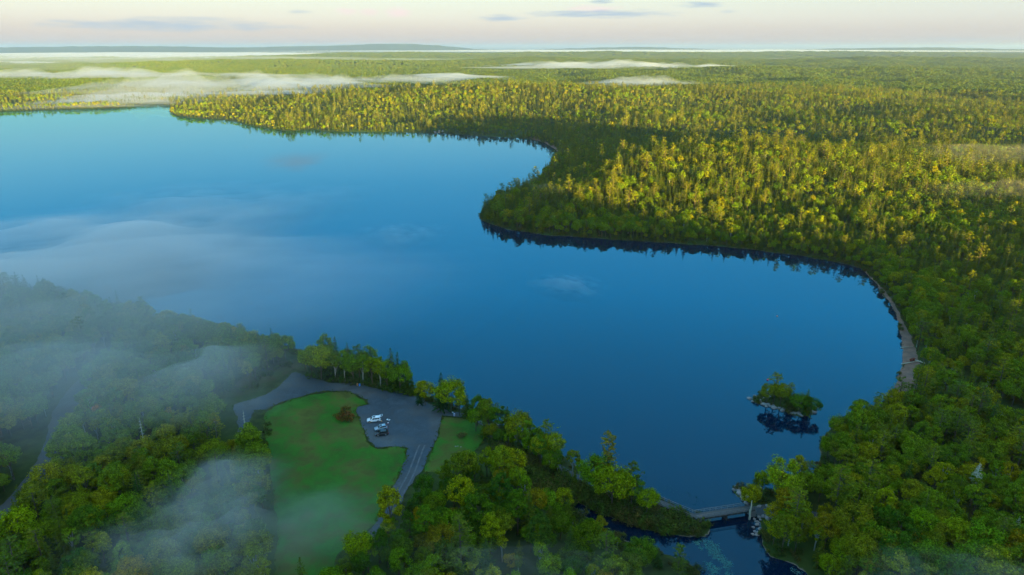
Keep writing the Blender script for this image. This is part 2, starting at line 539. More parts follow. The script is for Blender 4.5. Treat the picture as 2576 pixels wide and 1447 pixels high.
# ------------------------------------------------------------------ lake and outlet stream: one level of calm water
def build_water():
    m, t, out = new_mat('lake_water')
    ge = t.n('ShaderNodeNewGeometry')
    big = t.noise(ge.outputs['Position'], 0.010, 4, 0.6)
    col = t.mix(t.mapr(big, 0.3, 0.7), (0.000, 0.010, 0.030, 1), (0.000, 0.007, 0.024, 1))
    w = t.noise(ge.outputs['Position'], 0.5, 3, 0.6)
    bp = t.n('ShaderNodeBump')
    bp.inputs['Strength'].default_value = 0.010
    bp.inputs['Distance'].default_value = 0.10
    t.put(bp.inputs['Height'], w)
    df = t.n('ShaderNodeBsdfDiffuse'); t.put(df.inputs[0], col)
    gl = t.n('ShaderNodeBsdfGlossy'); gl.inputs['Color'].default_value = (0.34, 0.84, 1.0, 1)
    t.put(gl.inputs['Roughness'], t.mapr(big, 0.45, 0.75, 0.012, 0.07))
    t.t.links.new(bp.outputs[0], gl.inputs['Normal'])
    fr = t.n('ShaderNodeFresnel'); fr.inputs[0].default_value = 1.52
    mx = t.n('ShaderNodeMixShader')
    t.t.links.new(fr.outputs[0], mx.inputs[0]); t.t.links.new(df.outputs[0], mx.inputs[1]); t.t.links.new(gl.outputs[0], mx.inputs[2])
    t.t.links.new(mx.outputs[0], out.inputs[0])
    xs = np.linspace(-2600, 900, 36); ys = np.concatenate([np.linspace(60, 400, 20), np.linspace(440, 2300, 30)])
    X, Y = np.meshgrid(xs, ys, indexing='ij')
    V = np.stack([X.ravel(), Y.ravel(), X.ravel() * 0], 1)
    n, k = X.shape
    i, j = np.meshgrid(np.arange(n - 1), np.arange(k - 1), indexing='ij')
    F = np.stack([i * k + j, (i + 1) * k + j, (i + 1) * k + j + 1, i * k + j + 1], -1).reshape(-1, 4)
    return tag(link('lake', mesh_from('lake', V, F, [m])), kind='structure')
build_water()

# ------------------------------------------------------------------ draped ground covers: field, gravel, beach, path
def ragged(poly, amp, step=1.5, seed=0):
    P = np.asarray(poly, float)
    out = []
    for a, b in zip(P, np.roll(P, -1, axis=0)):
        n = max(1, int(np.linalg.norm(b - a) / step))
        for k in range(n):
            out.append(a + (b - a) * k / n)
    out = np.array(out)
    nx = fbm(out[:, 0] / 3.1, out[:, 1] / 3.1, 40 + seed) - 0.5
    ny = fbm(out[:, 0] / 3.1, out[:, 1] / 3.1, 50 + seed) - 0.5
    return out + amp * 2 * np.stack([nx, ny], 1)

def drape(name, poly, mat, lift=0.05, grid=3.0, amp=0.6, seed=0, step=1.5, kind='structure'):
    B = ragged(poly, amp, step, seed)
    lo, hi = B.min(0), B.max(0)
    gx, gy = np.meshgrid(np.arange(lo[0], hi[0], grid), np.arange(lo[1], hi[1], grid), indexing='ij')
    P = np.stack([gx.ravel(), gy.ravel()], 1)
    P = P[poly_sd(P, B) < -grid * 0.4] if len(P) else P
    pts = [Vector(p) for p in B] + [Vector(p) for p in P]
    n = len(B)
    res = delaunay_2d_cdt(pts, [], [list(range(n))], 1, 1e-4)
    v2 = np.array([[p.x, p.y] for p in res[0]])
    z = ground(v2[:, 0], v2[:, 1]) + lift
    me = mesh_from(name, np.column_stack([v2, z]), [tuple(f) for f in res[2]], [mat], smooth=True)
    bm = bmesh.new(); bm.from_mesh(me)
    bmesh.ops.recalc_face_normals(bm, faces=bm.faces)
    if sum(f.normal.z for f in bm.faces) < 0:
        bmesh.ops.reverse_faces(bm, faces=bm.faces)
    bm.to_mesh(me); bm.free()
    return tag(link(name, me), kind=kind)

def ground_mat(name, a, b, c=None, s1=0.25, s2=2.0, rough=0.95, bstr=0.4, bdist=0.08):
    m, t, out = new_mat(name)
    ge = t.n('ShaderNodeNewGeometry')
    n1 = t.noise(ge.outputs['Position'], s1, 4, 0.6)
    n2 = t.noise(ge.outputs['Position'], s2, 4, 0.7)
    n3 = t.noise(ge.outputs['Position'], s1 * 0.25, 3, 0.55)
    col = t.mix(t.mapr(n2, 0.25, 0.75), a + (1,), b + (1,))
    if c:
        col = t.mix(t.mapr(t.math('ADD', n3, t.math('MULTIPLY', t.math('SUBTRACT', n1, 0.5), 0.45)), 0.40, 0.64), col, c + (1,))
    col = t.mix(t.mapr(n1, 0.3, 0.7), col, t.mix(0.35, col, (0.0, 0.0, 0.0, 1)))
    principled(t, out, col, rough, 0, 0.15, n2, bstr, bdist)
    return m
M['grass'] = ground_mat('mown_grass', (0.022, 0.120, 0.008), (0.052, 0.160, 0.012), (0.115, 0.128, 0.022), 0.22, 3.0)
M['gravel'] = ground_mat('grey_gravel', (0.042, 0.060, 0.074), (0.086, 0.110, 0.128), (0.116, 0.124, 0.126), 0.22, 4.0)
M['sand'] = ground_mat('brown_beach_gravel', (0.19, 0.105, 0.070), (0.30, 0.18, 0.125), (0.22, 0.145, 0.11), 0.3, 5.0)
M['track'] = ground_mat('packed_gravel', (0.11, 0.115, 0.125), (0.17, 0.175, 0.185), None, 0.5, 4.0)
M['scrub'] = ground_mat('rough_grass', (0.035, 0.055, 0.012), (0.070, 0.085, 0.020), (0.09, 0.075, 0.03), 0.3, 2.0)
M['dry'] = ground_mat('dry_clearing', (0.30, 0.20, 0.10), (0.42, 0.29, 0.14), None, 0.01, 0.1)

LOT_Z = 2.0
FIELD = GG([(664, 1085), (668, 1040), (700, 1018), (750, 1002), (820, 986), (880, 988), (922, 1008), (924, 1018), (900, 1022), (893, 1035), (905, 1062), (916, 1085), (925, 1110),
            (945, 1131), (1000, 1125), (1022, 1130), (1021, 1155), (1005, 1190), (990, 1218), (962, 1285), (935, 1325), (905, 1355), (850, 1400), (820, 1500), (690, 1500),
            (695, 1300), (672, 1150)], LOT_Z)
LOT = GG([(610, 1012), (668, 994), (706, 968), (738, 934), (775, 948), (830, 962), (900, 966), (980, 984), (1000, 976), (1040, 977), (1052, 992), (1100, 1018), (1185, 1033),
          (1200, 1043), (1160, 1042), (1112, 1043), (1098, 1100), (1078, 1150), (1060, 1185), (1030, 1225), (1000, 1280), (960, 1340), (925, 1385), (905, 1375), (955, 1300),
          (992, 1222), (1008, 1190), (1024, 1155), (1025, 1128), (1000, 1122), (945, 1128), (928, 1110), (919, 1085), (908, 1062), (896, 1035), (902, 1024), (927, 1019),
          (925, 1006), (882, 985), (820, 983), (750, 998), (700, 1014), (664, 1033), (640, 1030), (626, 1060), (624, 1090), (600, 1090), (598, 1050), (590, 1030), (585, 1018)], LOT_Z)
LAWN = GG([(1114, 1047), (1160, 1045), (1195, 1046), (1215, 1070), (1215, 1110), (1180, 1150), (1120, 1185), (1066, 1188), (1082, 1150), (1102, 1100)], LOT_Z)
SCRUBP = GG([(560, 1000), (600, 960), (640, 930), (740, 900), (765, 905), (780, 940), (740, 928), (700, 955), (660, 980), (600, 998)], LOT_Z)
BEACH = GG([(2172, 678), (2190, 700), (2216, 730), (2240, 760), (2256, 790), (2264, 820), (2266, 850), (2262, 880), (2270, 906), (2262, 940), (2250, 970), (2235, 1003), (2290, 1003), (2306, 985),
            (2322, 930), (2308, 900), (2294, 850), (2277, 815), (2260, 780), (2243, 750), (2217, 720), (2192, 694)], 0.6)
BAYB = GG([(1330, 348), (1368, 357), (1400, 377), (1404, 388), (1414, 384), (1408, 372), (1376, 353), (1345, 346)], 0.6)
def ribbon(pts, w, z):
    P = chaikin_open(GG(pts, z), 2)
    d = np.gradient(P, axis=0)
    d = d / np.linalg.norm(d, axis=1)[:, None]
    n = np.stack([-d[:, 1], d[:, 0]], 1) * w / 2
    return np.vstack([P + n, (P - n)[::-1]])
def chaikin_open(p, n=2):
    p = np.asarray(p, float)
    for _ in range(n):
        q = np.stack([p[:-1] * 0.75 + p[1:] * 0.25, p[:-1] * 0.25 + p[1:] * 0.75], 1).reshape(-1, 2)
        p = np.vstack([p[:1], q, p[-1:]])
    return p
EASTLOT = ribbon([(2368, 948), (2410, 968), (2460, 995), (2520, 1040), (2600, 1100)], 9.0, 3.0)
WESTROAD = ribbon([(300, 880), (215, 960), (160, 1030), (150, 1110), (110, 1190), (30, 1280), (-80, 1360)], 8.0, 2.0)
DIKE = ribbon([(1180, 1036), (1260, 1080), (1330, 1120), (1400, 1162), (1470, 1203), (1540, 1228), (1600, 1246), (1652, 1262)], 3.0, 2.0)
PAD = GG([(1890, 1262), (1925, 1258), (1955, 1264), (1985, 1278), (2060, 1290), (2060, 1305), (1960, 1292), (1915, 1290), (1893, 1288)], 2.0)
drape('field', FIELD, M['grass'], 0.05, amp=1.3, seed=1)
drape('gravel_lot', LOT, M['gravel'], 0.09, amp=1.0, seed=2)
drape('lawn', LAWN, M['grass'], 0.05, amp=0.6, seed=3)
drape('rough_ground', SCRUBP, M['scrub'], 0.05, amp=0.8, seed=4)
drape('beach', BEACH, M['sand'], 0.05, grid=1.5, amp=0.8, seed=5, step=1.0)
drape('beach', BAYB, M['sand'], 0.25, grid=6, amp=1.0, seed=6, step=4)
drape('gravel_drive', EASTLOT, M['gravel'], 0.12, grid=2, amp=0.7, seed=7)
drape('forest_road', WESTROAD, M['gravel'], 0.08, amp=0.8, seed=8)
drape('footpath', DIKE, M['gravel'], 0.10, grid=1.5, amp=0.3, seed=9, step=1.0)
drape('gravel_pad', PAD, M['gravel'], 0.10, grid=1.5, amp=0.3, seed=10, step=1.0)
# wheel tracks worn pale into the road that leaves the lot
for off in (-0.9, 0.9):
    P = chaikin_open(GG([(1062, 1120), (1050, 1150), (1036, 1190), (1012, 1235), (985, 1285)], LOT_Z), 2)
    d = np.gradient(P, axis=0); d /= np.linalg.norm(d, axis=1)[:, None]
    n = np.stack([-d[:, 1], d[:, 0]], 1)
    C = P + n * off
    drape('tyre_track', np.vstack([C + n * 0.28, (C - n * 0.28)[::-1]]), M['track'], 0.12, grid=2, amp=0.12, seed=11, step=0.8)
DRYF = [np.array([(2650, 7600), (3150, 7500), (3600, 7700), (3500, 8000), (2900, 7950)], float), np.array([(2450, 6500), (2900, 6450), (3000, 6560), (2500, 6620)], float)]
for k, p in enumerate(DRYF):
    drape('clearing', p, M['dry'], 3.0, grid=90, amp=20, seed=12 + k, step=60)
# ------------------------------------------------------------------ trees
def unit(v):
    return v / (np.linalg.norm(v, axis=-1, keepdims=True) + 1e-9)

def cards(c, d, side, L, Wd):
    """one rhombic leaf spray per row: centre, direction, side vector, length, width"""
    d = unit(d); side = unit(side)
    L = np.asarray(L)[:, None] / 2; Wd = np.asarray(Wd)[:, None] / 2
    v = np.stack([c - d * L, c + side * Wd, c + d * L, c - side * Wd], 1).reshape(-1, 3)
    f = np.arange(len(v)).reshape(-1, 4)
    return v, f

def join_cards(parts):
    vs, fs, n = [], [], 0
    for v, f in parts:
        vs.append(v); fs.append(f + n); n += len(v)
    return np.concatenate(vs), np.concatenate(fs)

def tube_np(pts, rad, seg=5):
    mb = MB(); mb.tube(pts, rad, seg)
    return np.concatenate(mb.v), mb.f

class Tree:
    """crown cards plus wood tubes"""
    def __init__(s):
        s.parts, s.wood = [], MB()
    def leafs(s, *a):
        s.parts.append(cards(*a))
    def crown_mesh(s, name, mat):
        v, f = join_cards(s.parts)
        return mesh_from(name, v, f, [mat])
    def wood_mesh(s, name, mat):
        return s.wood.mesh(name, [mat], True)
    def joined(s, name, mat, bark):
        v, f = join_cards(s.parts)
        fl = [tuple(r) for r in f.tolist()]
        mi = [0] * len(fl)
        wv = np.concatenate(s.wood.v)
        fl += [tuple(i + len(v) for i in q) for q in s.wood.f]
        mi += [1] * len(s.wood.f)
        return mesh_from(name, np.vstack([v, wv]), fl, [mat, bark], mi)

def broadleaf(seed, H=12.0, Rr=4.2, clumps=62, per=78, leaf=0.41, low=0.30, narrow=1.0, wood=True):
    g = np.random.default_rng(seed)
    T = Tree()
    bend = g.normal(0, 0.25, 2)
    top = np.array([bend[0], bend[1], H * 0.72])
    T.wood.tube([(0, 0, -0.5), (bend[0] * 0.3, bend[1] * 0.3, H * 0.3), tuple(top)], [H * 0.019, H * 0.014, H * 0.005], 6)
    cz, hz = H * (low + (1 - low) * 0.5), H * (1 - low) * 0.52
    # main lobes give the crown its uneven outline
    nl = 7
    la = g.uniform(0, 2 * math.pi, nl); le = g.uniform(-0.35, 1.2, nl)
    lob = np.stack([np.cos(la) * np.cos(le), np.sin(la) * np.cos(le), np.sin(le)], 1)
    la_w = g.uniform(0.75, 1.12, nl)
    k, cs = 0, []
    while len(cs) < clumps:
        d = unit(g.normal(0, 1, 3)[None])[0]
        if d[2] < -0.45:
            continue
        dot = lob @ d
        fac = 0.62 + 0.42 * np.max(np.clip(dot, 0, 1) ** 3 * la_w)
        rad = fac * g.uniform(0.62, 1.0) ** 0.6
        p = np.array([d[0] * Rr * narrow * rad, d[1] * Rr * narrow * rad, cz + d[2] * hz * rad])
        cs.append((p, d))
    for p, d in cs:
        cr = g.uniform(0.75, 1.45) * Rr / 4.2
        n = int(per * g.uniform(0.7, 1.3))
        q = unit(g.normal(0, 1, (n, 3))) * (g.uniform(0.15, 1, (n, 1)) ** 0.5) * cr
        q[:, 2] *= 0.72
        c = p + q
        nrm = unit(unit(q) * 0.8 + d * 0.5 + np.array([0, 0, 0.5]) + g.normal(0, 0.45, (n, 3)))
        a = unit(np.cross(nrm, g.normal(0, 1, (n, 3))))
        b = np.cross(nrm, a)
        sz = leaf * g.uniform(0.6, 1.35, n)
        T.leafs(c, a, b, sz, sz * g.uniform(0.55, 0.9, n))
    if wood:
        for p, d in cs[:9]:
            z0 = H * g.uniform(0.22, 0.5)
            b0 = np.array([bend[0] * z0 / H, bend[1] * z0 / H, z0])
            mid = b0 + (p - b0) * 0.5 + np.array([0, 0, 0.4])
            T.wood.tube([tuple(b0), tuple(mid), tuple(p)], [H * 0.008, H * 0.005, H * 0.002], 4, cap=False)
    return T

def spruce(seed, H=15.0, Rr=2.7, whorls=22, nb=8, per=5, base=0.10, droop=0.35, width=0.62, gap=0.0):
    g = np.random.default_rng(seed)
    T = Tree()
    T.wood.tube([(0, 0, -0.5), (0, 0, H * 0.5), (0, 0, H * 0.98)], [H * 0.014, H * 0.009, H * 0.002], 6)
    for w in range(whorls):
        t = (w + g.uniform(-0.3, 0.3)) / whorls
        z0 = H * (base + (1 - base) * max(t, 0))
        rad = Rr * (1 - max(t, 0)) ** 0.85 * g.uniform(0.8, 1.12) + 0.18
        nn = max(4, int(nb * (1 - 0.45 * t)))
        for k in range(nn):
            if g.random() < gap:
                continue
            a = 2 * math.pi * (k + g.uniform(-0.35, 0.35)) / nn + w * 0.7
            r_ = rad * g.uniform(0.72, 1.15)
            d = np.array([math.cos(a), math.sin(a), -droop + 0.35 * t])
            s = np.linspace(0.18, 1.0, per)
            c = np.array([0, 0, z0]) + d[None] * (s * r_)[:, None] + np.array([0, 0, 0.10])[None] * (s ** 2)[:, None] * r_
            c = c + g.normal(0, 0.06, c.shape)
            dd = d[None] + g.normal(0, 0.28, (per, 3))
            side = np.stack([-np.sin(a) * np.ones(per), np.cos(a) * np.ones(per), g.normal(0, 0.45, per)], 1)
            L = r_ / per * 2.4 * np.ones(per)
            wd = width * (0.35 + r_ * 0.42) * (1.15 - 0.55 * s)
            T.leafs(c, dd, side, L, wd)
    n = 8
    T.leafs(np.column_stack([g.normal(0, 0.06, n), g.normal(0, 0.06, n), H * (0.95 + 0.05 * g.random(n))]), np.tile([0, 0, 1.0], (n, 1)) + g.normal(0, 0.2, (n, 3)),
            unit(g.normal(0, 1, (n, 3)) * [1, 1, 0.1]), np.full(n, 0.9), np.full(n, 0.28))
    return T

def pine(seed, H=18.0, Rr=3.6, whorls=12, nb=5, base=0.28, per=9, leaf=0.85, wind=0.25):
    """white pine: bare lower stem, flat plates of needles, ragged top"""
    g = np.random.default_rng(seed)
    T = Tree()
    lean = g.uniform(-0.03, 0.03, 2) * H
    stem = lambda z: np.array([lean[0] * (z / H) ** 2, lean[1] * (z / H) ** 2, z])
    T.wood.tube([tuple(stem(z) if z > 0 else (0, 0, -0.5)) for z in (0, H * 0.35, H * 0.7, H * 0.97)], [H * 0.016, H * 0.012, H * 0.007, H * 0.002], 6)
    for w in range(whorls):
        t = (w + g.uniform(-0.3, 0.3)) / whorls
        z0 = H * (base + (1 - base) * np.clip(t, 0, 0.97))
        prof = math.sin(math.pi * (0.18 + 0.82 * np.clip(t, 0, 1))) ** 0.75
        for k in range(nb):
            if g.random() < 0.12:
                continue
            a = g.uniform(0, 2 * math.pi)
            ln = Rr * (0.30 + 0.75 * prof) * g.uniform(0.55, 1.2) * (1 + wind * math.cos(a))
            up = g.uniform(0.02, 0.35)
            s0 = stem(z0)
            tip = s0 + np.array([math.cos(a) * ln, math.sin(a) * ln, up * ln])
            T.wood.tube([tuple(s0), tuple(s0 + (tip - s0) * 0.55 - np.array([0, 0, 0.1])), tuple(tip)], [0.06, 0.04, 0.015], 3, cap=False)
            n = per
            s = g.uniform(0.35, 1.05, n)
            c = s0 + (tip - s0)[None] * s[:, None] + g.normal(0, 1, (n, 3)) * np.array([0.32, 0.32, 0.14]) * (0.6 + ln * 0.18)
            d = (tip - s0)[None] / ln + g.normal(0, 0.55, (n, 3))
            side = np.stack([-np.sin(a) * np.ones(n), np.cos(a) * np.ones(n), g.normal(0, 0.4, n)], 1)
            sz = leaf * g.uniform(0.7, 1.4, n)
            T.leafs(c, d, side, sz, sz * 0.62)
    return T

def birch(seed, H=12.0, Rr=2.5, **kw):
    g = np.random.default_rng(seed + 500)
    return broadleaf(seed, H, Rr, kw.get('clumps', 40), kw.get('per', 60), kw.get('leaf', 0.36), 0.34, 1.0)

def dead_tree(seed, H=12.0, spread=2.2, whorls=16):
    g = np.random.default_rng(seed)
    mb = MB()
    mb.tube([(0, 0, -0.5), (0.1, 0, H * 0.5), (0.15, 0.1, H)], [0.20, 0.13, 0.03], 6)
    br = MB()
    for w in range(whorls):
        t = w / whorls
        z = H * (0.22 + 0.76 * t)
        for k in range(5):
            a = g.uniform(0, 6.28)
            ln = spread * (1 - t) ** 0.7 * g.uniform(0.5, 1.1) + 0.2
            e = (0.15 + math.cos(a) * ln, math.sin(a) * ln, z - 0.15 * ln + g.uniform(-0.1, 0.3))
            br.tube([(0.1, 0, z), (e[0] * 0.6, e[1] * 0.6, z + 0.05), e], [0.055, 0.04, 0.012], 3, cap=False)
            for q in range(3):
                f = g.uniform(0.4, 0.95)
                p = np.array([e[0] * f, e[1] * f, z + (e[2] - z) * f])
                b2 = a + g.choice([-1, 1]) * g.uniform(0.5, 1.0)
                br.tube([tuple(p), tuple(p + np.array([math.cos(b2), math.sin(b2), g.uniform(-0.3, 0.2)]) * ln * 0.35)], [0.028, 0.010], 3, cap=False)
    return mb, br

def bush(seed, H=2.2, Rr=1.8, clumps=12, per=26, leaf=0.36):
    g = np.random.default_rng(seed)
    T = Tree()
    for k in range(5):
        a = g.uniform(0, 6.28)
        T.wood.tube([(0, 0, -0.2), (math.cos(a) * Rr * 0.5, math.sin(a) * Rr * 0.5, H * 0.7)], [0.05, 0.015], 4, cap=False)
    for k in range(clumps):
        a = g.uniform(0, 6.28); rr = Rr * math.sqrt(g.random()) * 0.85
        p = np.array([math.cos(a) * rr, math.sin(a) * rr, H * g.uniform(0.25, 0.8) * (1 - 0.4 * rr / Rr)])
        n = per
        q = unit(g.normal(0, 1, (n, 3))) * g.uniform(0.3, 1, (n, 1)) * Rr * 0.42
        nrm = unit(unit(q) + np.array([0, 0, 0.6]) + g.normal(0, 0.4, (n, 3)))
        a1 = unit(np.cross(nrm, g.normal(0, 1, (n, 3))))
        sz = leaf * g.uniform(0.6, 1.3, n)
        T.leafs(p + q, a1, np.cross(nrm, a1), sz, sz * 0.7)
    return T

# near kinds: (crown mesh, wood mesh, natural height); several of each, shared by all copies
KIND = {}
def add_kind(kind, trees, leafm, barkm, H):
    KIND[kind] = [(t.crown_mesh(kind + '_crown', leafm), t.wood_mesh(kind + '_trunk', barkm), t.joined(kind + '_whole', leafm, barkm), H[i]) for i, t in enumerate(trees)]
add_kind('broadleaf_tree', [broadleaf(1, 12, 4.3), broadleaf(2, 13, 3.8, 56), broadleaf(3, 10.5, 4.6, 60), broadleaf(4, 13.5, 3.4, 54, low=0.24), broadleaf(5, 11, 3.7, 50), broadleaf(6, 12.5, 4.9, 68)],
         M['broadleaf'], M['bark'], [12, 13, 10.5, 13.5, 11, 12.5])
add_kind('spruce_tree', [spruce(11, 14, 3.0), spruce(12, 13, 3.2, 20), spruce(13, 15.5, 2.8, 26), spruce(14, 12, 2.9, 18), spruce(15, 14, 2.6, 22, gap=0.15)], M['spruce'], M['bark'], [14, 13, 15.5, 12, 14])
add_kind('pine_tree', [pine(21), pine(22, 19, 3.9, 13), pine(23, 16, 3.4, 11), pine(24, 20, 3.2, 14, base=0.34)], M['pine'], M['bark'], [18, 19, 16, 20])
add_kind('birch_tree', [birch(31), birch(32, 13, 2.3), birch(33, 11, 2.8)], M['broadleaf'], M['pale_bark'], [12, 13, 11])
add_kind('shrub', [bush(41), bush(42, 1.8, 2.1), bush(43, 2.6, 1.5)], M['shrub'], M['bark'], [2.2, 1.8, 2.6])

# lighter versions for farther away
FAR = [broadleaf(61, 12, 3.6, 26, 15, 1.0, wood=False).joined('broadleaf_far', M['broadleaf'], M['bark']), broadleaf(62, 13, 3.2, 24, 15, 1.0, wood=False).joined('broadleaf_far', M['broadleaf'], M['bark']),
       broadleaf(63, 11, 3.9, 28, 15, 1.0, wood=False).joined('broadleaf_far', M['broadleaf'], M['bark']),
       spruce(64, 14, 3.1, 13, 7, 3, width=0.9).joined('spruce_far', M['spruce'], M['bark']), spruce(65, 15, 2.8, 14, 6, 3, width=0.9).joined('spruce_far', M['spruce'], M['bark']),
       spruce(66, 12.5, 3.2, 12, 7, 3, width=0.9).joined('spruce_far', M['spruce'], M['bark']), pine(67, 19, 3.7, 11, 5, per=5, leaf=1.3).joined('pine_far', M['pine'], M['bark']),
       birch(68, 13, 2.6, clumps=22, per=13, leaf=1.0).joined('birch_far', M['broadleaf'], M['pale_bark'])]
def grove(seed, span, n, mix):
    """a patch of distant wood: several small trees"""
    g = np.random.default_rng(seed)
    vs, fs, mi, off = [], [], [], 0
    for k in range(n):
        con = g.random() < mix
        T = spruce(seed * 50 + k, g.uniform(11, 17), 2.9, 7, 5, 2, width=1.3) if con else broadleaf(seed * 50 + k, g.uniform(10, 13.5), 4.6, 11, 8, 2.2, wood=False)
        v, f = join_cards(T.parts)
        x, y = g.uniform(-span / 2, span / 2, 2)
        vs.append(v + np.array([x, y, 0])); fs.append(f + off); mi += [1 if con else 0] * len(f); off += len(v)
    return mesh_from('far_grove', np.concatenate(vs), np.concatenate(fs), [M['far_leaf'], M['far_needle']], mi)
GROVE_S = [grove(71, 17, 7, 0.3), grove(72, 17, 7, 0.6), grove(73, 17, 7, 0.45)]
GROVE_L = [grove(74, 40, 26, 0.35), grove(75, 40, 26, 0.6)]

# ------------------------------------------------------------------ where trees stand
WP = {   # near woods by the ground their trunks stand on
    'west': GG([(-300, 725), (-50, 722), (250, 792), (400, 828), (560, 862), (690, 890), (735, 900), (700, 925), (650, 950), (600, 975), (555, 995), (545, 1060), (560, 1140), (640, 1160), (655, 1190),
                (668, 1300), (680, 1520), (-400, 1620)], 2.0),
    'clump': GG([(790, 935), (870, 950), (960, 968), (1015, 976), (1032, 972), (1000, 963), (900, 936), (815, 905)], 2.0),
    'thicket': GG([(1005, 1345), (1050, 1280), (1090, 1238), (1170, 1190), (1240, 1185), (1290, 1215), (1330, 1262), (1400, 1285), (1450, 1318), (1510, 1345), (1600, 1390), (1700, 1425), (1756, 1470),
                    (1790, 1640), (700, 1640), (820, 1470), (900, 1400)], 2.0),
}
ROADS = [EASTLOT, WESTROAD, PAD]
def land_ok(x, y, sd):
    """woods grow here"""
    P = np.stack([x, y], 1)
    r = np.hypot(x, y)
    gpx = project(x, y, 2.0 + 0 * x)[0]
    west = ((x < 20) & (y < 470)) | ((y < 230) & (gpx < 1850))
    ok = np.zeros(len(x), bool)
    e = ~west
    ok[e] = sd[e] > 2.2
    near_e = e & (r < 480)
    if near_e.any():
        k = np.where(near_e)[0]
        q = P[k]
        bad = (poly_sd(q, BEACH) < -0.3) | (poly_sd(q, EASTLOT) < 2.0) | (poly_sd(q, PAD) < 1.5)
        ise = poly_sd(q, ISLET) < 3
        ok[k[bad | ise]] = False
    w = np.where(west)[0]
    if len(w):
        q = P[w]
        inside = np.zeros(len(w), bool)
        for pl in WP.values():
            inside |= poly_sd(q, pl) < 0
        inside &= poly_sd(q, WESTROAD) > 1.5
        inside &= sd[w] > 1.5
        ok[w] = inside
    return ok

cand = []
def grid_pts(x0, x1, y0, y1, s, jit=0.42):
    gx, gy = np.meshgrid(np.arange(x0, x1, s), np.arange(y0, y1, s), indexing='ij')
    gx = gx + (np.indices(gx.shape)[1] % 2) * s * 0.5
    return gx.ravel() + rng.uniform(-jit, jit, gx.size) * s, gy.ravel() + rng.uniform(-jit, jit, gx.size) * s
def take(x, y, r0, r1, lim=1.0):
    r = np.hypot(x, y)
    m = (r >= r0) & (r < r1) & (np.abs(x) < y * lim + 25) & (y > 40)
    return x[m], y[m]
x, y = take(*grid_pts(-420, 420, 60, 430, 4.3), 60, 430, 1.1)
x2, y2 = take(*grid_pts(-950, 950, 250, 1060, 3.8), 430, 1050)
x3, y3 = take(*grid_pts(-2100, 2100, 700, 2300, 6.6), 1050, 2250)
X = np.concatenate([x, x2, x3]); Y = np.concatenate([y, y2, y3])
SD = shore_dist(X, Y)
ok = land_ok(X, Y, SD) & ((fbm(X / 17 + 5, Y / 17, 68) > 0.27) | (SD < 8))
X, Y, SD = X[ok], Y[ok], SD[ok]
ZG = ground(X, Y, SD)
RD = np.hypot(X, Y)

# kind by patch: conifers gather on the headland's crown and along far shores
con = fbm(X / 70, Y / 70, 61) + 0.26 * sstep(400, 480, RD) - 0.03
u = rng.random(len(X))
cls = np.where(u < np.clip((con - 0.42) * 3.2, 0.12, 0.85), 1, 0)         # 0 broadleaf, 1 spruce, 2 pine, 3 birch
v = rng.random(len(X))
cls = np.where((cls == 1) & (v < np.where(RD < 430, 0.22, 0.09)), 2, cls)
cls = np.where((cls == 0) & (v < np.where(RD < 430, 0.14, 0.02)), 3, cls)
clump_m = poly_sd(np.stack([X, Y], 1), WP['clump']) < 0
cls[clump_m] = np.where(v[clump_m] < 0.35, 3, np.where(v[clump_m] < 0.55, 1, 0))
SCL = (0.62 + 0.62 * rng.random(len(X)) ** 1.5) * (0.92 + 0.2 * (fbm(X / 40, Y / 40, 63) - 0.3))
SCL = SCL * np.where(RD < 430, 1.0, 0.76)
SCL = SCL * (0.62 + 0.85 * fbm(X / 110, Y / 110, 66)) * 1.02
SCL = np.where(SD < 5, SCL * rng.uniform(0.75, 1.0, len(X)), SCL)
SCL = np.where((SD < 11) & (Y < 215) & (X < 60), SCL * 0.62, SCL)
SCL[clump_m] *= 1.2
SCL = np.where((cls == 2) & (rng.random(len(X)) < 0.35), SCL * 1.25, SCL)
SCL = np.where(RD < 430, np.minimum(SCL, np.where(cls == 2, 0.86, 1.08)), SCL)
NAMES = ['broadleaf_tree', 'spruce_tree', 'pine_tree', 'birch_tree']

# the trees that show largest become individuals, the rest woods
px, pyt = project(X, Y, ZG + 11)
_, pyb = project(X, Y, ZG)
seen = (px > -10) & (px < 2586) & (pyt < 1470) & (pyb > 0) & (RD < 430)
indiv = np.zeros(len(X), bool)
QUOTA = {0: 290, 1: 240, 2: 90, 3: 90}
order = np.argsort(RD)
for c, q in QUOTA.items():
    k = [i for i in order if seen[i] and cls[i] == c][:q]
    indiv[k] = True

BL = bpy.data.objects
def place(kind, var, x, y, z, s, label, group, tint=(1, 1, 1), rz=None, cat='tree', sz=None):
    crown, wood, _, _H = KIND[kind][var]
    root = empty(kind, (x, y, z), random.uniform(0, 6.28) if rz is None else rz)
    root.scale = (s, s, s * (sz or random.uniform(0.92, 1.12)))
    tag(root, label, cat, group)
    c = link('crown', crown, root)
    c.color = (tint[0], tint[1], tint[2], 1)
    link('trunk' if kind != 'shrub' else 'stem', wood, root)
    return root

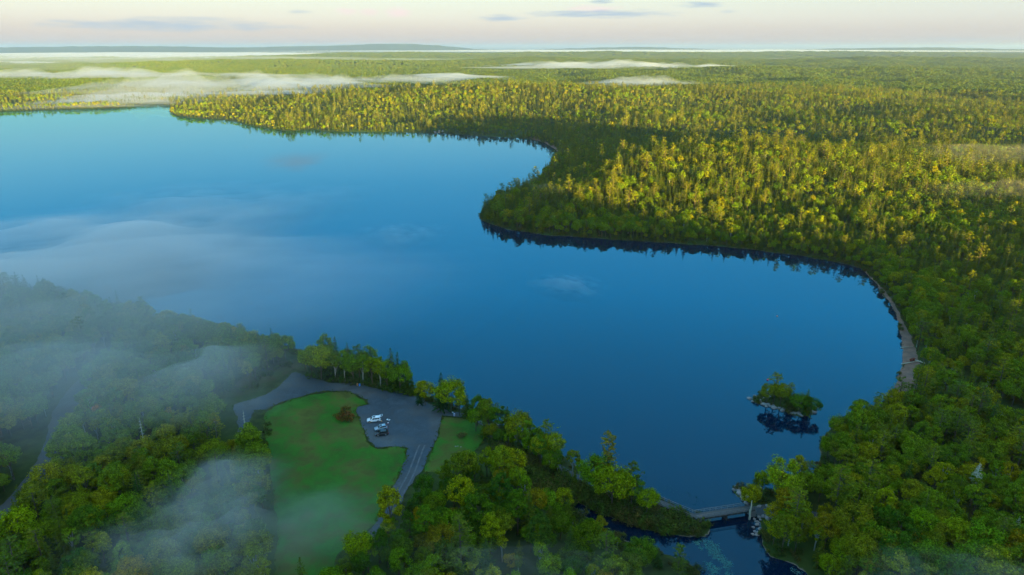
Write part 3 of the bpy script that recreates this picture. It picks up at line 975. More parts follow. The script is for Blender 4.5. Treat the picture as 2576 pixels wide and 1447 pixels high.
TINTS = {'broadleaf_tree': [('deep green', (0.42, 0.64, 0.9)), ('fresh green', (0.95, 1.10, 0.8)), ('olive', (1.05, 0.82, 0.9)), ('yellow-green', (1.35, 1.18, 0.6))],
         'spruce_tree': [('dark green', (0.72, 0.82, 1.0)), ('mid green', (1.1, 1.05, 0.8))],
         'pine_tree': [('blue-green', (0.75, 0.9, 1.3)), ('light green', (1.1, 1.1, 0.8))],
         'birch_tree': [('fresh green', (0.95, 1.05, 0.8)), ('yellow-green', (1.4, 1.05, 0.6))]}
WORD = {'broadleaf_tree': 'broadleaf tree', 'spruce_tree': 'spruce', 'pine_tree': 'pine', 'birch_tree': 'pale-barked birch'}
def region(x, y):
    P = np.array([[x, y]])
    if poly_sd(P, WP['clump'])[0] < 1:
        return 'in the grove between gravel lot and lake'
    if poly_sd(P, WP['west'])[0] < 1:
        return 'in the misty wood behind the mown field' if y > 240 else 'in the wood beside the forest road and field'
    if poly_sd(P, WP['thicket'])[0] < 1:
        return 'in the thicket between lot road and outlet stream'
    if x > 60 and y < 215:
        return 'in the wood along the outlet stream past the footbridge'
    if y < 300:
        return 'in the wood between islet, beach and gravel drive'
    return 'in the wood behind the gravel beach'
for i in np.where(indiv)[0]:
    kind = NAMES[cls[i]]
    tl = TINTS[kind]
    reg = region(X[i], Y[i])
    tn = fbm(np.array([X[i] / 16]), np.array([Y[i] / 16]), 77)[0] + random.uniform(-0.25, 0.25) - (0.16 if 'thicket' in reg else 0.0)
    word, tint = tl[int(np.clip((tn - 0.15) / 0.7 * len(tl), 0, len(tl) - 1))]
    size = 'tall' if SCL[i] > 0.98 else ('small' if SCL[i] < 0.76 else 'medium-sized')
    place(kind, random.randrange(len(KIND[kind])), X[i], Y[i], ZG[i] - 0.1, SCL[i], f'{size} {word} {WORD[kind]} {reg}', f'{WORD[kind]} trees {reg}', tint)

# ------------------------------------------------------------------ woods: copies on points, one object per wood
def scatter(name, label, cat, pts, idx, scl, protos, kind='stuff'):
    me = bpy.data.meshes.new(name)
    me.vertices.add(len(pts)); me.vertices.foreach_set('co', np.asarray(pts, np.float32).ravel())
    me.update()
    at = me.attributes.new('pick', 'INT', 'POINT'); at.data.foreach_set('value', np.asarray(idx, np.int32))
    at = me.attributes.new('turn', 'FLOAT', 'POINT'); at.data.foreach_set('value', rng.uniform(0, 6.28, len(pts)).astype(np.float32))
    at = me.attributes.new('size', 'FLOAT', 'POINT'); at.data.foreach_set('value', np.asarray(scl, np.float32))
    o = link(name, me)
    ng = bpy.data.node_groups.new(name, 'GeometryNodeTree')
    ng.interface.new_socket('Geometry', in_out='INPUT', socket_type='NodeSocketGeometry')
    ng.interface.new_socket('Geometry', in_out='OUTPUT', socket_type='NodeSocketGeometry')
    N, L = ng.nodes, ng.links
    gi, go = N.new('NodeGroupInput'), N.new('NodeGroupOutput')
    def attr(nm, ty):
        a = N.new('GeometryNodeInputNamedAttribute'); a.data_type = ty; a.inputs[0].default_value = nm
        return a.outputs[0]
    pick, turn, size = attr('pick', 'INT'), attr('turn', 'FLOAT'), attr('size', 'FLOAT')
    rot = N.new('ShaderNodeCombineXYZ'); L.new(turn, rot.inputs[2])
    jg = N.new('GeometryNodeJoinGeometry')
    for k, pm in enumerate(protos):
        po = bpy.data.objects.new(name + '_source', pm)
        oi = N.new('GeometryNodeObjectInfo'); oi.inputs['Object'].default_value = po; oi.inputs['As Instance'].default_value = False
        cp = N.new('FunctionNodeCompare'); cp.data_type = 'INT'; cp.operation = 'EQUAL'
        ins = [s for s in cp.inputs if s.type == 'INT']
        L.new(pick, ins[0]); ins[1].default_value = k
        ip = N.new('GeometryNodeInstanceOnPoints')
        L.new(gi.outputs[0], ip.inputs['Points']); L.new(cp.outputs[0], ip.inputs['Selection'])
        L.new(oi.outputs['Geometry'], ip.inputs['Instance']); L.new(rot.outputs[0], ip.inputs['Rotation']); L.new(size, ip.inputs['Scale'])
        L.new(ip.outputs[0], jg.inputs[0])
    L.new(jg.outputs[0], go.inputs[0])
    mod = o.modifiers.new('copies', 'NODES'); mod.node_group = ng
    return tag(o, label, cat, kind=kind)

NEARP, NSTART = [], {}
for c, nm in enumerate(NAMES):
    NSTART[c] = len(NEARP)
    NEARP += [t[2] for t in KIND[nm]]
def near_idx(c):
    return np.array([NSTART[k] + rng.integers(0, len(KIND[NAMES[k]])) for k in c])
FARSEL = {0: (0, 3), 1: (3, 6), 2: (6, 7), 3: (7, 8)}
def far_idx(c):
    return np.array([rng.integers(*FARSEL[k]) for k in c])
P3 = np.stack([X, Y, ZG - 0.1], 1)
rest = ~indiv
a = rest & (RD < 430)
scatter('mixed_wood', 'mixed green trees filling the woods around the near end of the lake', 'woodland', P3[a], near_idx(cls[a]), SCL[a], NEARP)
b = rest & (RD >= 430) & (RD < 1050) & (Y < 900)
hl = b & (RD < 620)
scatter('headland_wood', 'sunlit spruce and broadleaf wood covering the headland across the lake', 'woodland', P3[hl], near_idx(cls[hl]), SCL[hl], NEARP)
hb = b & ~hl
scatter('inland_wood', 'golden lit forest stretching inland behind the headland', 'woodland', P3[hb], far_idx(cls[hb]), SCL[hb], FAR)
c_ = rest & (RD >= 430) & ~b
scatter('peninsula_wood', 'dense green forest on the far peninsula and hill across the lake', 'woodland', P3[c_], far_idx(cls[c_]), SCL[c_], FAR)
# distant forest: patches, wider spaced with distance
pts, sz = [], []
r = 2250.0
while r < 15000:
    st = 0.0052 if r < 6000 else 0.0062
    th = np.arange(-0.80, 0.80, st) + rng.uniform(-0.4, 0.4, len(np.arange(-0.80, 0.80, st))) * st
    rr_ = r * (1 + rng.uniform(-0.4, 0.4, len(th)) * st)
    pts.append(np.stack([rr_ * np.sin(th), rr_ * np.cos(th)], 1))
    r *= 1 + st
D = np.concatenate(pts)
dr = np.hypot(D[:, 0], D[:, 1])
sdD = shore_dist(D[:, 0], D[:, 1])
keep = (sdD > 6) & (rng.random(len(D)) < 0.97)
for p in DRYF:
    keep &= poly_sd(D, p) > 10
D, dr = D[keep], dr[keep]
DZ = ground(D[:, 0], D[:, 1])
mid = dr < 5200
scatter('distant_forest', 'hazy green forest rolling towards the horizon between fog banks', 'woodland', np.column_stack([D[mid], DZ[mid]]), np.where((D[mid][:, 0] < 100) & (rng.random(mid.sum()) < 0.75), 1, rng.integers(0, 3, mid.sum())), rng.uniform(0.85, 1.25, mid.sum()), GROVE_S)  # more dark conifer groves on this side, standing in for dimmer light
far = ~mid
scatter('horizon_forest', 'faint blue-green forest ridges below the horizon', 'woodland', np.column_stack([D[far], DZ[far]]), np.where((D[far][:, 0] < 300) & (rng.random(far.sum()) < 0.8), 1, rng.integers(0, 2, far.sum())), rng.uniform(0.9, 1.3, far.sum()), GROVE_L)  # dark groves favoured here too, in place of weaker sunlight
print('TREES', len(X), indiv.sum(), len(D))
# ------------------------------------------------------------------ trees one can single out
GREEN, DEEP, YG, YEL, OLV, ORG = (0.95, 1.05, 0.8), (0.55, 0.75, 0.95), (1.25, 1.12, 0.6), (1.65, 1.35, 0.5), (1.1, 0.85, 0.9), (3.2, 0.95, 0.5)
SHORT = {'b': 'broadleaf_tree', 's': 'spruce_tree', 'p': 'pine_tree', 'w': 'birch_tree'}
def one(k, px, py, h, tint, label, group=None, var=None, wide=1.0, z=None):
    kind = SHORT[k]
    x, y = G(px, py, 2.0 if z is None else z)
    v = random.randrange(len(KIND[kind])) if var is None else var
    s = h / KIND[kind][v][3]
    o = place(kind, v, x, y, gz(x, y) - 0.1, s, label, group, tint, sz=1.0)
    o.scale = (s * wide, s * wide, s)
    return o
GR = 'in the grove between gravel lot and lake'
for (k, px, py, h, t, w) in [('b', 785, 948, 14, YG, 'yellow-green'), ('b', 808, 954, 15, GREEN, 'fresh green'), ('s', 822, 938, 17, DEEP, 'tall dark'), ('s', 850, 941, 17, DEEP, 'tall dark'), ('w', 845, 957, 13, YG, 'yellow-green'),
                             ('w', 868, 959, 14, GREEN, 'fresh green'), ('s', 880, 950, 16, DEEP, 'tall dark'), ('b', 890, 964, 13, GREEN, 'fresh green'), ('p', 905, 956, 16, DEEP, 'dark'), ('w', 914, 966, 14, GREEN, 'fresh green'),
                             ('s', 938, 962, 16, DEEP, 'tall dark'), ('b', 938, 972, 12.5, YG, 'yellow-green'), ('w', 958, 973, 13, YG, 'yellow-green'), ('b', 975, 976, 12.5, GREEN, 'fresh green'), ('s', 988, 971, 18, DEEP, 'tall dark'),
                             ('s', 1004, 975, 17, DEEP, 'tall dark'), ('b', 1006, 981, 12, GREEN, 'fresh green'), ('s', 1026, 981, 13, DEEP, 'lower dark'), ('s', 1038, 985, 8, DEEP, 'small dark'), ('b', 770, 930, 9, OLV, 'low olive')]:
    word = WORD[SHORT[k]]
    one(k, px, py, h, t, f'{w} {word} {GR}', f'{word} trees {GR}')
for (k, px, py, h, t, lab) in [
        ('b', 1070, 1012, 10, GREEN, 'low rounded green broadleaf tree at the lot edge beside the lake'), ('s', 1056, 1012, 9, DEEP, 'small pointed spruce beside a rounded tree at the lot edge'),
        ('s', 1112, 1026, 16, DEEP, 'tall dark spruce by the lake next to the gravel lot'), ('b', 1134, 1030, 14, YG, 'yellow-green broadleaf tree leaning on the tall shore spruce'),
        ('b', 1156, 1036, 10, YEL, 'small yellow broadleaf tree on the shore beside the lawn'), ('s', 1176, 1042, 10, DEEP, 'small dark spruce between the yellow shore tree and lawn'),
        ('b', 1202, 1064, 12, DEEP, 'dark broadleaf tree at the lawn corner by the lake'), ('b', 1228, 1082, 13, GREEN, 'green broadleaf tree on the bank past the lawn'),
        ('b', 1256, 1094, 12.5, DEEP, 'deep green broadleaf tree along the lakeside footpath'), ('s', 1276, 1098, 13, DEEP, 'dark spruce along the lakeside footpath'),
        ('b', 1304, 1116, 13, OLV, 'olive broadleaf tree along the lakeside footpath'), ('w', 1330, 1132, 13, GREEN, 'pale-stemmed birch along the lakeside footpath'),
        ('b', 1346, 1146, 11, DEEP, 'deep green tree above the dark brush by the footpath'), ('p', 1372, 1150, 15, GREEN, 'open-crowned pine over the lakeside footpath'),
        ('b', 1392, 1160, 12, GREEN, 'green broadleaf tree beside the open-crowned footpath pine'), ('w', 1440, 1196, 11, OLV, 'thin olive birch above the dike'), ('w', 1458, 1208, 9, GREEN, 'slender bare-legged birch on the dike'),
        ('b', 1500, 1236, 14, GREEN, 'green broadleaf tree under the tall ragged pine'), ('b', 1540, 1270, 14.5, YG, 'yellow-green broadleaf tree standing at the dike in front of the ragged pine'),
        ('b', 1563, 1258, 12, GREEN, 'green broadleaf tree in the row on the dike'), ('b', 1588, 1270, 12, DEEP, 'dark broadleaf tree in the row on the dike'), ('p', 1582, 1250, 14, DEEP, 'grey-green pine in the row on the dike'),
        ('b', 1290, 1208, 11, GREEN, 'green broadleaf tree at the rim of the thicket by the brush'), ('b', 1415, 1298, 10, GREEN, 'green tree on the bank of the side channel'), ('s', 1428, 1320, 10, GREEN, 'light green conifer on the bank of the side channel')]:
    one(k, px, py, h, t, lab)
one('p', 1525, 1238, 22, (1.3, 1.0, 0.9), 'tall ragged pine with bare lower stem on the dike', var=3, wide=0.85)
one('b', 1627, 1290, 9.5, YEL, 'round yellow-leaved tree at the footbridge end', var=2, wide=0.8)
one('b', 1886, 1272, 10, YEL, 'bright yellow-green round tree beside the rocks at the footbridge', var=0, wide=0.9)
one('b', 985, 1345, 15, YEL, 'large yellow tree at the roadside below the field', var=3)
one('b', 253, 1062, 7.5, ORG, 'small orange autumn tree in the misty wood', var=4)
one('b', 60, 1390, 14, YEL, 'big yellow tree at the forest road bend', var=5)
one('b', 1262, 1225, 14, YEL, 'yellow-topped broadleaf tree at the top of the thicket', var=3)
one('b', 1960, 1262, 15, (1.5, 1.35, 1.2), 'pale green rounded tree above the rocky bridge end', var=5)
one('p', 1992, 1350, 17, GREEN, 'light green pine standing over the outlet stream', var=1)
for (k, px, py, h, t, w) in [('b', 1928, 1012, 9, GREEN, 'green rounded tree'), ('p', 1946, 1010, 13, YG, 'wind-swept yellow-green pine'), ('b', 1962, 1018, 10, YG, 'yellow-green broadleaf tree'), ('p', 1984, 1016, 9.5, GREEN, 'low open pine'),
                             ('s', 1992, 1022, 7, DEEP, 'small dark spruce'), ('b', 2010, 1034, 8, DEEP, 'deep green low tree'), ('s', 2026, 1036, 10.5, GREEN, 'bushy green conifer'), ('b', 2040, 1040, 7.5, DEEP, 'dark shrubby tree')]:
    one(k, px, py, h, t, f'{w} on the rocky islet', z=1.0, wide=1.15)
for k in range(24):
    t_ = (k + random.uniform(-0.4, 0.4)) / 23
    px_, py_ = 1198 + 250 * t_ + random.uniform(-10, 10), 1072 + 128 * t_ + random.choice((-12, 16)) + random.uniform(-5, 5)
    x_, y_ = G(px_, py_, 2.0)
    if poly_sd(np.array([[x_, y_]]), DIKE)[0] > 0.6 and shore_dist(np.array([x_]), np.array([y_]))[0] > 0.8:
        kk = random.choice('bbbsw')
        one(kk, px_, py_, random.uniform(6, 11), random.choice((GREEN, DEEP, OLV)), f'middling {WORD[SHORT[kk]]} crowding the lakeside footpath', f'{WORD[SHORT[kk]]} trees crowding the lakeside footpath')
# leaning shore pines at the headland point
for px, py, h in ((1222, 528, 15), (1262, 508, 17), (1300, 492, 16), (1345, 462, 18), (1388, 425, 18)):
    one('p', px, py, h, DEEP, 'dark ragged pine on the shore of the headland point', 'pines at the headland point', z=1.0)

def snag(px, py, h, label, spread=2.2, whorls=16, seed=3):
    x, y = G(px, py, 2.0)
    mb, br = dead_tree(seed, h, spread, whorls)
    root = empty('dead_tree', (x, y, gz(x, y) - 0.1))
    tag(root, label, 'dead tree')
    mb.obj('trunk', M['dead_wood'], root, True)
    br.obj('branches', M['dead_wood'], root, True)
snag(2440, 1262, 13.5, 'pale bare dead spruce rising from the dark wood', 2.6, 26, 5)
snag(2538, 1392, 12, 'greyish dead spruce among trees by the outlet', 1.8, 16, 6)
snag(187, 1150, 11, 'thin pale dead tree beside the forest road', 0.9, 9, 7)
snag(365, 1130, 12, 'slender grey dead tree in the misty wood', 0.8, 8, 8)
snag(618, 1088, 9, 'bare grey sapling stem beside the gravel spur', 0.5, 6, 10)
# broken pale stem in front of the footbridge
x, y = G(1886, 1296, 1.5)
mb = MB(); mb.tube([(0, 0, -0.4), (0.1, 0, 1.8), (0.0, 0.1, 3.6), (0.12, 0, 4.6), (0.1, 0.1, 7.2)], [0.36, 0.30, 0.33, 0.17, 0.08], 8)
root = empty('tree_stump', (x, y, gz(x, y)))
tag(root, 'broken pale tree stem standing at the footbridge rail', 'tree stump')
mb.obj('stem', M['dead_wood'], root, True)
mb = MB(); mb.tube([(0.02, 0, 3.4), (0.5, 0.1, 4.1)], [0.09, 0.03], 5); mb.tube([(0.1, 0, 4.7), (-0.35, 0.1, 5.3)], [0.06, 0.02], 5)
mb.obj('branch', M['dead_wood'], root, True)

# ------------------------------------------------------------------ shrubs and low growth
def shrub_at(px, py, s, tint, label, group=None, z=2.0):
    x, y = G(px, py, z)
    place('shrub', random.randrange(3), x, y, gz(x, y), s, label, group, tint, cat='shrub')
for px, py, s in ((858, 1046, 1.3), (868, 1040, 1.5), (876, 1050, 1.4), (866, 1060, 1.2), (882, 1060, 1.0), (852, 1058, 0.9)):
    shrub_at(px, py, s, (2.3, 1.0, 0.9), 'rust-brown bush on the field edge beside the parked cars', 'brown bushes on the field edge')
for px, py in ((1158, 1096), (1166, 1094), (1162, 1102)):
    shrub_at(px, py, 0.75, (2.2, 1.3, 2.6), 'small brown bush on the lawn', 'brown bushes on the lawn')
for k in range(16):
    t_ = k / 15
    shrub_at(788 + 238 * t_ + random.uniform(-6, 6), 950 + 33 * t_ + random.uniform(-6, 3), random.uniform(1.1, 1.8), (0.75, 1.0, 0.8), 'dark undergrowth bush at the foot of the grove trees', 'undergrowth bushes below the grove')
shrub_at(2296, 906, 0.8, (4.0, 0.35, 1.0), 'red-leaved shrub at the top of the beach', z=1.0)
for k in range(26):
    px, py = random.uniform(585, 740), random.uniform(905, 990)
    x, y = G(px, py, 2.0)
    if poly_sd(np.array([[x, y]]), SCRUBP)[0] < -0.5 and shore_dist(np.array([x]), np.array([y]))[0] > 2:
        shrub_at(px, py, random.uniform(0.5, 1.5), (1.1, 1.0, 1.0), 'low olive shrub on rough ground above the gravel lot', 'shrubs on the rough ground')
for k in range(22):
    px, py = 672 + random.uniform(-14, 8), random.uniform(1060, 1300)
    shrub_at(px, py, random.uniform(0.5, 1.1), (1.0, 0.9, 1.0), 'low shrub along the wooded edge of the mown field', 'shrubs along the field edge')

SHR = GG([(1240, 1120), (1330, 1142), (1400, 1182), (1480, 1220), (1560, 1248), (1650, 1280), (1742, 1306), (1768, 1322), (1775, 1342), (1714, 1346), (1639, 1336), (1545, 1301), (1470, 1285), (1400, 1270), (1330, 1240), (1290, 1195), (1235, 1150)], 1.5)
bx, by = grid_pts(*(float(q) for q in (SHR[:, 0].min(), SHR[:, 0].max(), SHR[:, 1].min(), SHR[:, 1].max())), 1.5)
sdb = shore_dist(bx, by)
m = (poly_sd(np.stack([bx, by], 1), SHR) < 0) & (sdb > 0.2) & (poly_sd(np.stack([bx, by], 1), DIKE) > 1.0)
SHP = [t[2] for t in KIND['shrub']]
scatter('marsh_shrubs', 'dark low brush covering the marshy bank beside the footbridge', 'brush', np.column_stack([bx[m], by[m], ground(bx[m], by[m], sdb[m])]), rng.integers(0, 3, m.sum()), rng.uniform(0.5, 1.9, m.sum()), SHP)
bx, by = take(*grid_pts(-420, 420, 90, 620, 2.4), 90, 620, 1.0)
sdb = shore_dist(bx, by)
m = (sdb > 0.25) & (sdb < 5.5) & (poly_sd(np.stack([bx, by], 1), BEACH) > -0.2) & (rng.random(len(bx)) < 0.75)
q = np.stack([bx, by], 1)
for pl in (LOT, LAWN, DIKE, PAD):
    m &= poly_sd(q, pl) > 0.8
scatter('shore_shrubs', 'low green growth fringing the lake shore', 'brush', np.column_stack([bx[m], by[m], ground(bx[m], by[m], sdb[m])]), rng.integers(0, 3, m.sum()), rng.uniform(0.4, 1.2, m.sum()), SHP)

def tuft(seed, h=0.7, n=26, rr=0.35):
    g = np.random.default_rng(seed)
    c = np.column_stack([g.normal(0, rr, n), g.normal(0, rr, n), np.full(n, h * 0.42)])
    d = np.column_stack([g.normal(0, 0.35, n), g.normal(0, 0.35, n), np.ones(n)])
    v, f = cards(c, d, unit(g.normal(0, 1, (n, 3)) * [1, 1, 0.05]), h * g.uniform(0.7, 1.2, n), np.full(n, 0.10))
    return mesh_from('grass_tuft', v, f, [M['reed']])
TUFTS = [tuft(81), tuft(82, 0.5), tuft(83, 0.9)]
# ragged grass where gravel meets field, lawn and wood
edge = []
for pl in (FIELD, LAWN, LOT, DIKE):
    P = ragged(pl, 0.5, 0.8, 3)
    edge.append(P + rng.normal(0, 0.5, P.shape))
edge = np.concatenate(edge)
es = shore_dist(edge[:, 0], edge[:, 1])
edge = edge[(es > 0.8) & (poly_sd(edge, LOT) > -0.7)]
scatter('edge_grass', 'rough grass growing along the edges of gravel and field', 'grass', np.column_stack([edge, ground(edge[:, 0], edge[:, 1])]), rng.integers(0, 3, len(edge)), rng.uniform(0.25, 0.65, len(edge)), TUFTS)
# dark reeds standing in the shallows beside the causeway
RE = ribbon([(1612, 1205), (1660, 1222), (1700, 1240), (1745, 1262), (1790, 1272)], 5.5, 0)
bx, by = grid_pts(RE[:, 0].min(), RE[:, 0].max(), RE[:, 1].min(), RE[:, 1].max(), 0.7)
m = (poly_sd(np.stack([bx, by], 1), RE) < 0) & (rng.random(len(bx)) < 0.75 * fbm(bx / 4, by / 4, 91))
reeds = scatter('water_reeds', 'thin dark reeds standing in the lake shallows beside the causeway', 'reeds', np.column_stack([bx[m], by[m], bx[m] * 0 - 0.15]), rng.integers(0, 3, m.sum()), rng.uniform(0.25, 0.45, m.sum()), TUFTS)
reeds.color = (0.22, 0.35, 0.9, 1)
# floating weed in the stream
def weed(seed, n=14):
    g = np.random.default_rng(seed)
    c = np.column_stack([g.normal(0, 0.35, n), g.normal(0, 0.35, n), np.full(n, 0.02)])
    d = np.column_stack([g.normal(0, 1, (n, 2)), np.zeros(n)])
    v, f = cards(c, d, np.column_stack([-d[:, 1], d[:, 0], np.zeros(n)]), g.uniform(0.15, 0.4, n), g.uniform(0.10, 0.22, n))
    return mesh_from('weed_patch', v, f, [M['weed']])
WE = GG([(1745, 1362), (1800, 1358), (1815, 1395), (1845, 1420), (1850, 1480), (1790, 1480), (1775, 1420)], 0)
WE2 = GG([(1990, 1428), (2035, 1455), (2060, 1500), (2000, 1500), (1970, 1440)], 0)
pt = []
for pl in (WE, WE2):
    bx, by = grid_pts(pl[:, 0].min(), pl[:, 0].max(), pl[:, 1].min(), pl[:, 1].max(), 0.6)
    m = (poly_sd(np.stack([bx, by], 1), pl) < 0) & (fbm(bx / 2.2, by / 2.2, 95) > 0.52) & (shore_dist(bx, by) < 0)
    pt.append(np.column_stack([bx[m], by[m], bx[m] * 0]))
pt = np.concatenate(pt)
scatter('pond_weed', 'pale teal weed floating in the outlet stream', 'water weed', pt, rng.integers(0, 2, len(pt)), rng.uniform(0.7, 1.2, len(pt)), [weed(1), weed(2)])

# ------------------------------------------------------------------ boulders
def rock_mesh(seed, sub=2):
    bm = bmesh.new()
    bmesh.ops.create_icosphere(bm, subdivisions=sub, radius=1.0)
    g = np.random.default_rng(seed)
    ax = unit(g.normal(0, 1, (9, 3))); off = g.uniform(0.55, 0.92, 9)
    for v in bm.verts:
        p = np.array(v.co)
        for a_, o_ in zip(ax, off):
            s_ = p @ a_
            if s_ > o_:
                p = p - a_ * (s_ - o_)
        v.co = p * np.array([1.0, 0.8, 0.62])
    me = bpy.data.meshes.new('boulder'); bm.to_mesh(me); bm.free()
    me.materials.append(M['rock'])
    return me
m_, t_, o_ = new_mat('grey_granite')
oi = t_.n('ShaderNodeObjectInfo'); tc_ = t_.n('ShaderNodeTexCoord')
nz = t_.noise(tc_.outputs['Object'], 2.2, 5, 0.65)
cc = t_.mix(nz, (0.13, 0.12, 0.115, 1), (0.42, 0.39, 0.37, 1))
cc = t_.mix(t_.math('MULTIPLY', oi.outputs['Random'], 0.5), cc, (0.30, 0.22, 0.18, 1))
principled(t_, o_, cc, 0.9, 0, 0.2, nz, 0.5, 0.1)
M['rock'] = m_
ROCKS = [rock_mesh(k) for k in range(6)]
def boulder(px, py, s, label, group, z=0.3):
    x, y = G(px, py, z)
    zz = max(gz(x, y), 0.0)
    o = link('boulder', random.choice(ROCKS), None, (x, y, zz + s * 0.12), random.uniform(0, 6.28))
    o.scale = (s, s * random.uniform(0.8, 1.1), s * random.uniform(0.8, 1.2))
    tag(o, label, 'boulder', group)
for px, py, s in ((1912, 1262, 0.9), (1932, 1262, 0.8), (1948, 1266, 0.9), (1960, 1270, 0.8), (1922, 1287, 0.9), (1932, 1291, 1.1), (1948, 1294, 1.0), (1962, 1297, 0.8), (1975, 1296, 0.7)):
    boulder(px, py, s, 'pale boulder lining the gravel pad at the footbridge end', 'boulders around the gravel pad', 2.0)
for k in range(26):
    t = random.random()
    boulder(1846 + t * 38 + random.uniform(-6, 6), 1228 + t * 30 + random.uniform(-10, 8), random.uniform(0.4, 1.0), 'grey boulder heaped on the point beside the footbridge', 'boulders heaped on the point', 0.4)
for k in range(16):
    boulder(1900 + random.uniform(-8, 14), random.uniform(1296, 1345), random.uniform(0.35, 0.8), 'dark boulder on the stream bank below the footbridge', 'boulders on the stream bank', 0.4)
n = len(ISLET)
for k in range(40):
    i = random.randrange(n)
    p = ISLET[i] * (1 - (f := random.uniform(-0.06, 0.35))) + ISLET.mean(0) * f
    o = link('boulder', random.choice(ROCKS), None, (p[0], p[1], max(0, gz(p[0], p[1])) + 0.1), random.uniform(0, 6.28))
    s = random.uniform(0.5, 1.25); o.scale = (s, s, s * 0.9)
    tag(o, 'pinkish grey boulder on the rim of the islet', 'boulder', 'boulders rimming the islet')
for k in range(5):
    boulder(1092 + k * 5 + random.uniform(-2, 2), 333 + random.uniform(-1, 1), random.uniform(2.0, 3.2), 'pale rock outcrop on the far peninsula shore', 'rocks on the far shore', 0.5)
boulder(1055, 1014, 0.6, 'single pale stone at the lot edge under the shore trees', None, 2.0)
for px, py in ((1146, 1124), (1152, 1123), (1159, 1125)):
    boulder(px, py, 0.35, 'small pale stone on the lawn edge', 'stones on the lawn edge', 2.0)

# ------------------------------------------------------------------ footbridge
M['deck'] = plain('weathered_planks', (0.10, 0.096, 0.092), 0.85, 0, 0.2, 0.3, 5)
M['rail'] = plain('grey_rail_wood', (0.17, 0.165, 0.16), 0.8, 0, 0.2, 0.25, 5)
M['beam'] = plain('dark_bridge_beam', (0.05, 0.045, 0.04), 0.9, 0, 0.1, 0.3, 4)
M['stone'] = plain('bridge_stone', (0.20, 0.19, 0.18), 0.95, 0, 0.1, 0.3, 2)
B0 = np.array(G(1650, 1260, 2.1)); B1 = np.array(G(1745, 1300, 2.1)); B2 = np.array(G(1895, 1277, 2.1))
bridge = empty('footbridge', (B1[0], B1[1], 0))
tag(bridge, 'grey timber footbridge with post railings over the lake outlet', 'bridge')
DZ_ = 2.15
def span(a, b, over_water):
    a = a - B1; b = b - B1
    d = b - a; ln = np.linalg.norm(d); d = d / ln; nrm = np.array([-d[1], d[0]])
    rz = math.atan2(d[1], d[0])
    c = (a + b) / 2
    mb = MB()
    nb = int(ln / 0.24)
    for k in range(nb):
        p = a + d * (k + 0.5) * ln / nb
        mb.box((p[0], p[1], DZ_ + random.uniform(-0.008, 0.008)), (ln / nb - 0.02, 2.5, 0.07), rz)
    tag(mb.obj('deck', M['deck'], bridge), kind='stuff')
    for s in (-1, 1):
        q = c + nrm * s * 1.18
        mb = MB(); mb.box((q[0], q[1], DZ_ - 0.28), (ln - 0.05, 0.22, 0.48), rz); mb.obj('beam', M['beam'], bridge)
        for hz, th in ((1.15, 0.10), (0.62, 0.06)):
            mb = MB(); mb.box((q[0], q[1], DZ_ + hz), (ln, 0.12, th), rz); mb.obj('rail', M['rail'], bridge)
        npost = int(ln / 1.9)
        for k in range(npost + 1):
            p = a + d * (0.08 + (ln - 0.16) * k / npost) + nrm * s * 1.28
            mb = MB(); mb.box((p[0], p[1], DZ_ + 0.42), (0.11, 0.11, 1.5), rz, taper=0.9); mb.obj('post', M['rail'], bridge)
    return c, d, ln, rz, nrm
span(B0, B1, False)
c, d, ln, rz, nrm = span(B1, B2, True)
for e in (-ln / 2 + 1.2, ln / 2 - 0.6):
    mb = MB(); p = c + d * e
    mb.box((p[0], p[1], 0.75), (1.8, 2.9, 2.3), rz, taper=0.92); mb.obj('abutment', M['stone'], bridge)
p = c + d * 0.5
mb = MB(); mb.box((p[0], p[1], 0.8), (0.35, 2.4, 2.1), rz); mb.obj('pier', M['beam'], bridge)
# earth causeway under the first span
mb = MB()
a, b = B0 - B1, np.zeros(2)
dd = (b - a) / np.linalg.norm(b - a); nn = np.array([-dd[1], dd[0]])
vs = []
for s in np.linspace(0, 1, 14):
    p = a + (b - a) * s
    j = random.uniform(-0.3, 0.3)
    for off, z in ((-3.8 + j, -1.0), (-1.5, 1.75), (1.5, 1.75), (3.8 + j, -1.0)):
        vs.append((p[0] + nn[0] * off, p[1] + nn[1] * off, z))
fs = []
for k in range(13):
    for q in range(3):
        fs.append((k * 4 + q, k * 4 + q + 1, k * 4 + q + 5, k * 4 + q + 4))
fs += [(0, 4 - 4 + 3, 2, 1), (52, 53, 54, 55)]
mb.add(vs, fs)
cw = mb.obj('causeway', M['scrub'], None, False, (B1[0], B1[1], 0))
tag(cw, kind='structure')

# ------------------------------------------------------------------ cars
M['white_paint'] = plain('white_car_paint', (0.80, 0.80, 0.80), 0.25, 0, 0.6, 0.02)
M['silver_paint'] = plain('silver_blue_car_paint', (0.34, 0.42, 0.48), 0.28, 0.35, 0.6, 0.03)
M['black_paint'] = plain('black_car_paint', (0.018, 0.020, 0.024), 0.22, 0, 0.6, 0.05)
M['glass'] = plain('dark_car_glass', (0.012, 0.016, 0.020), 0.06, 0, 0.7, 0.05)
M['tyre'] = plain('tyre_rubber', (0.02, 0.02, 0.02), 0.9, 0, 0.2)
M['rim'] = plain('alloy_rim', (0.45, 0.45, 0.46), 0.35, 0.7, 0.5)
M['trim'] = plain('black_trim', (0.025, 0.025, 0.027), 0.6, 0, 0.3)
M['lamp'] = plain('lamp_glass', (0.65, 0.66, 0.66), 0.1, 0, 0.6)
M['tail'] = plain('red_tail_lamp', (0.35, 0.015, 0.012), 0.2, 0, 0.6)

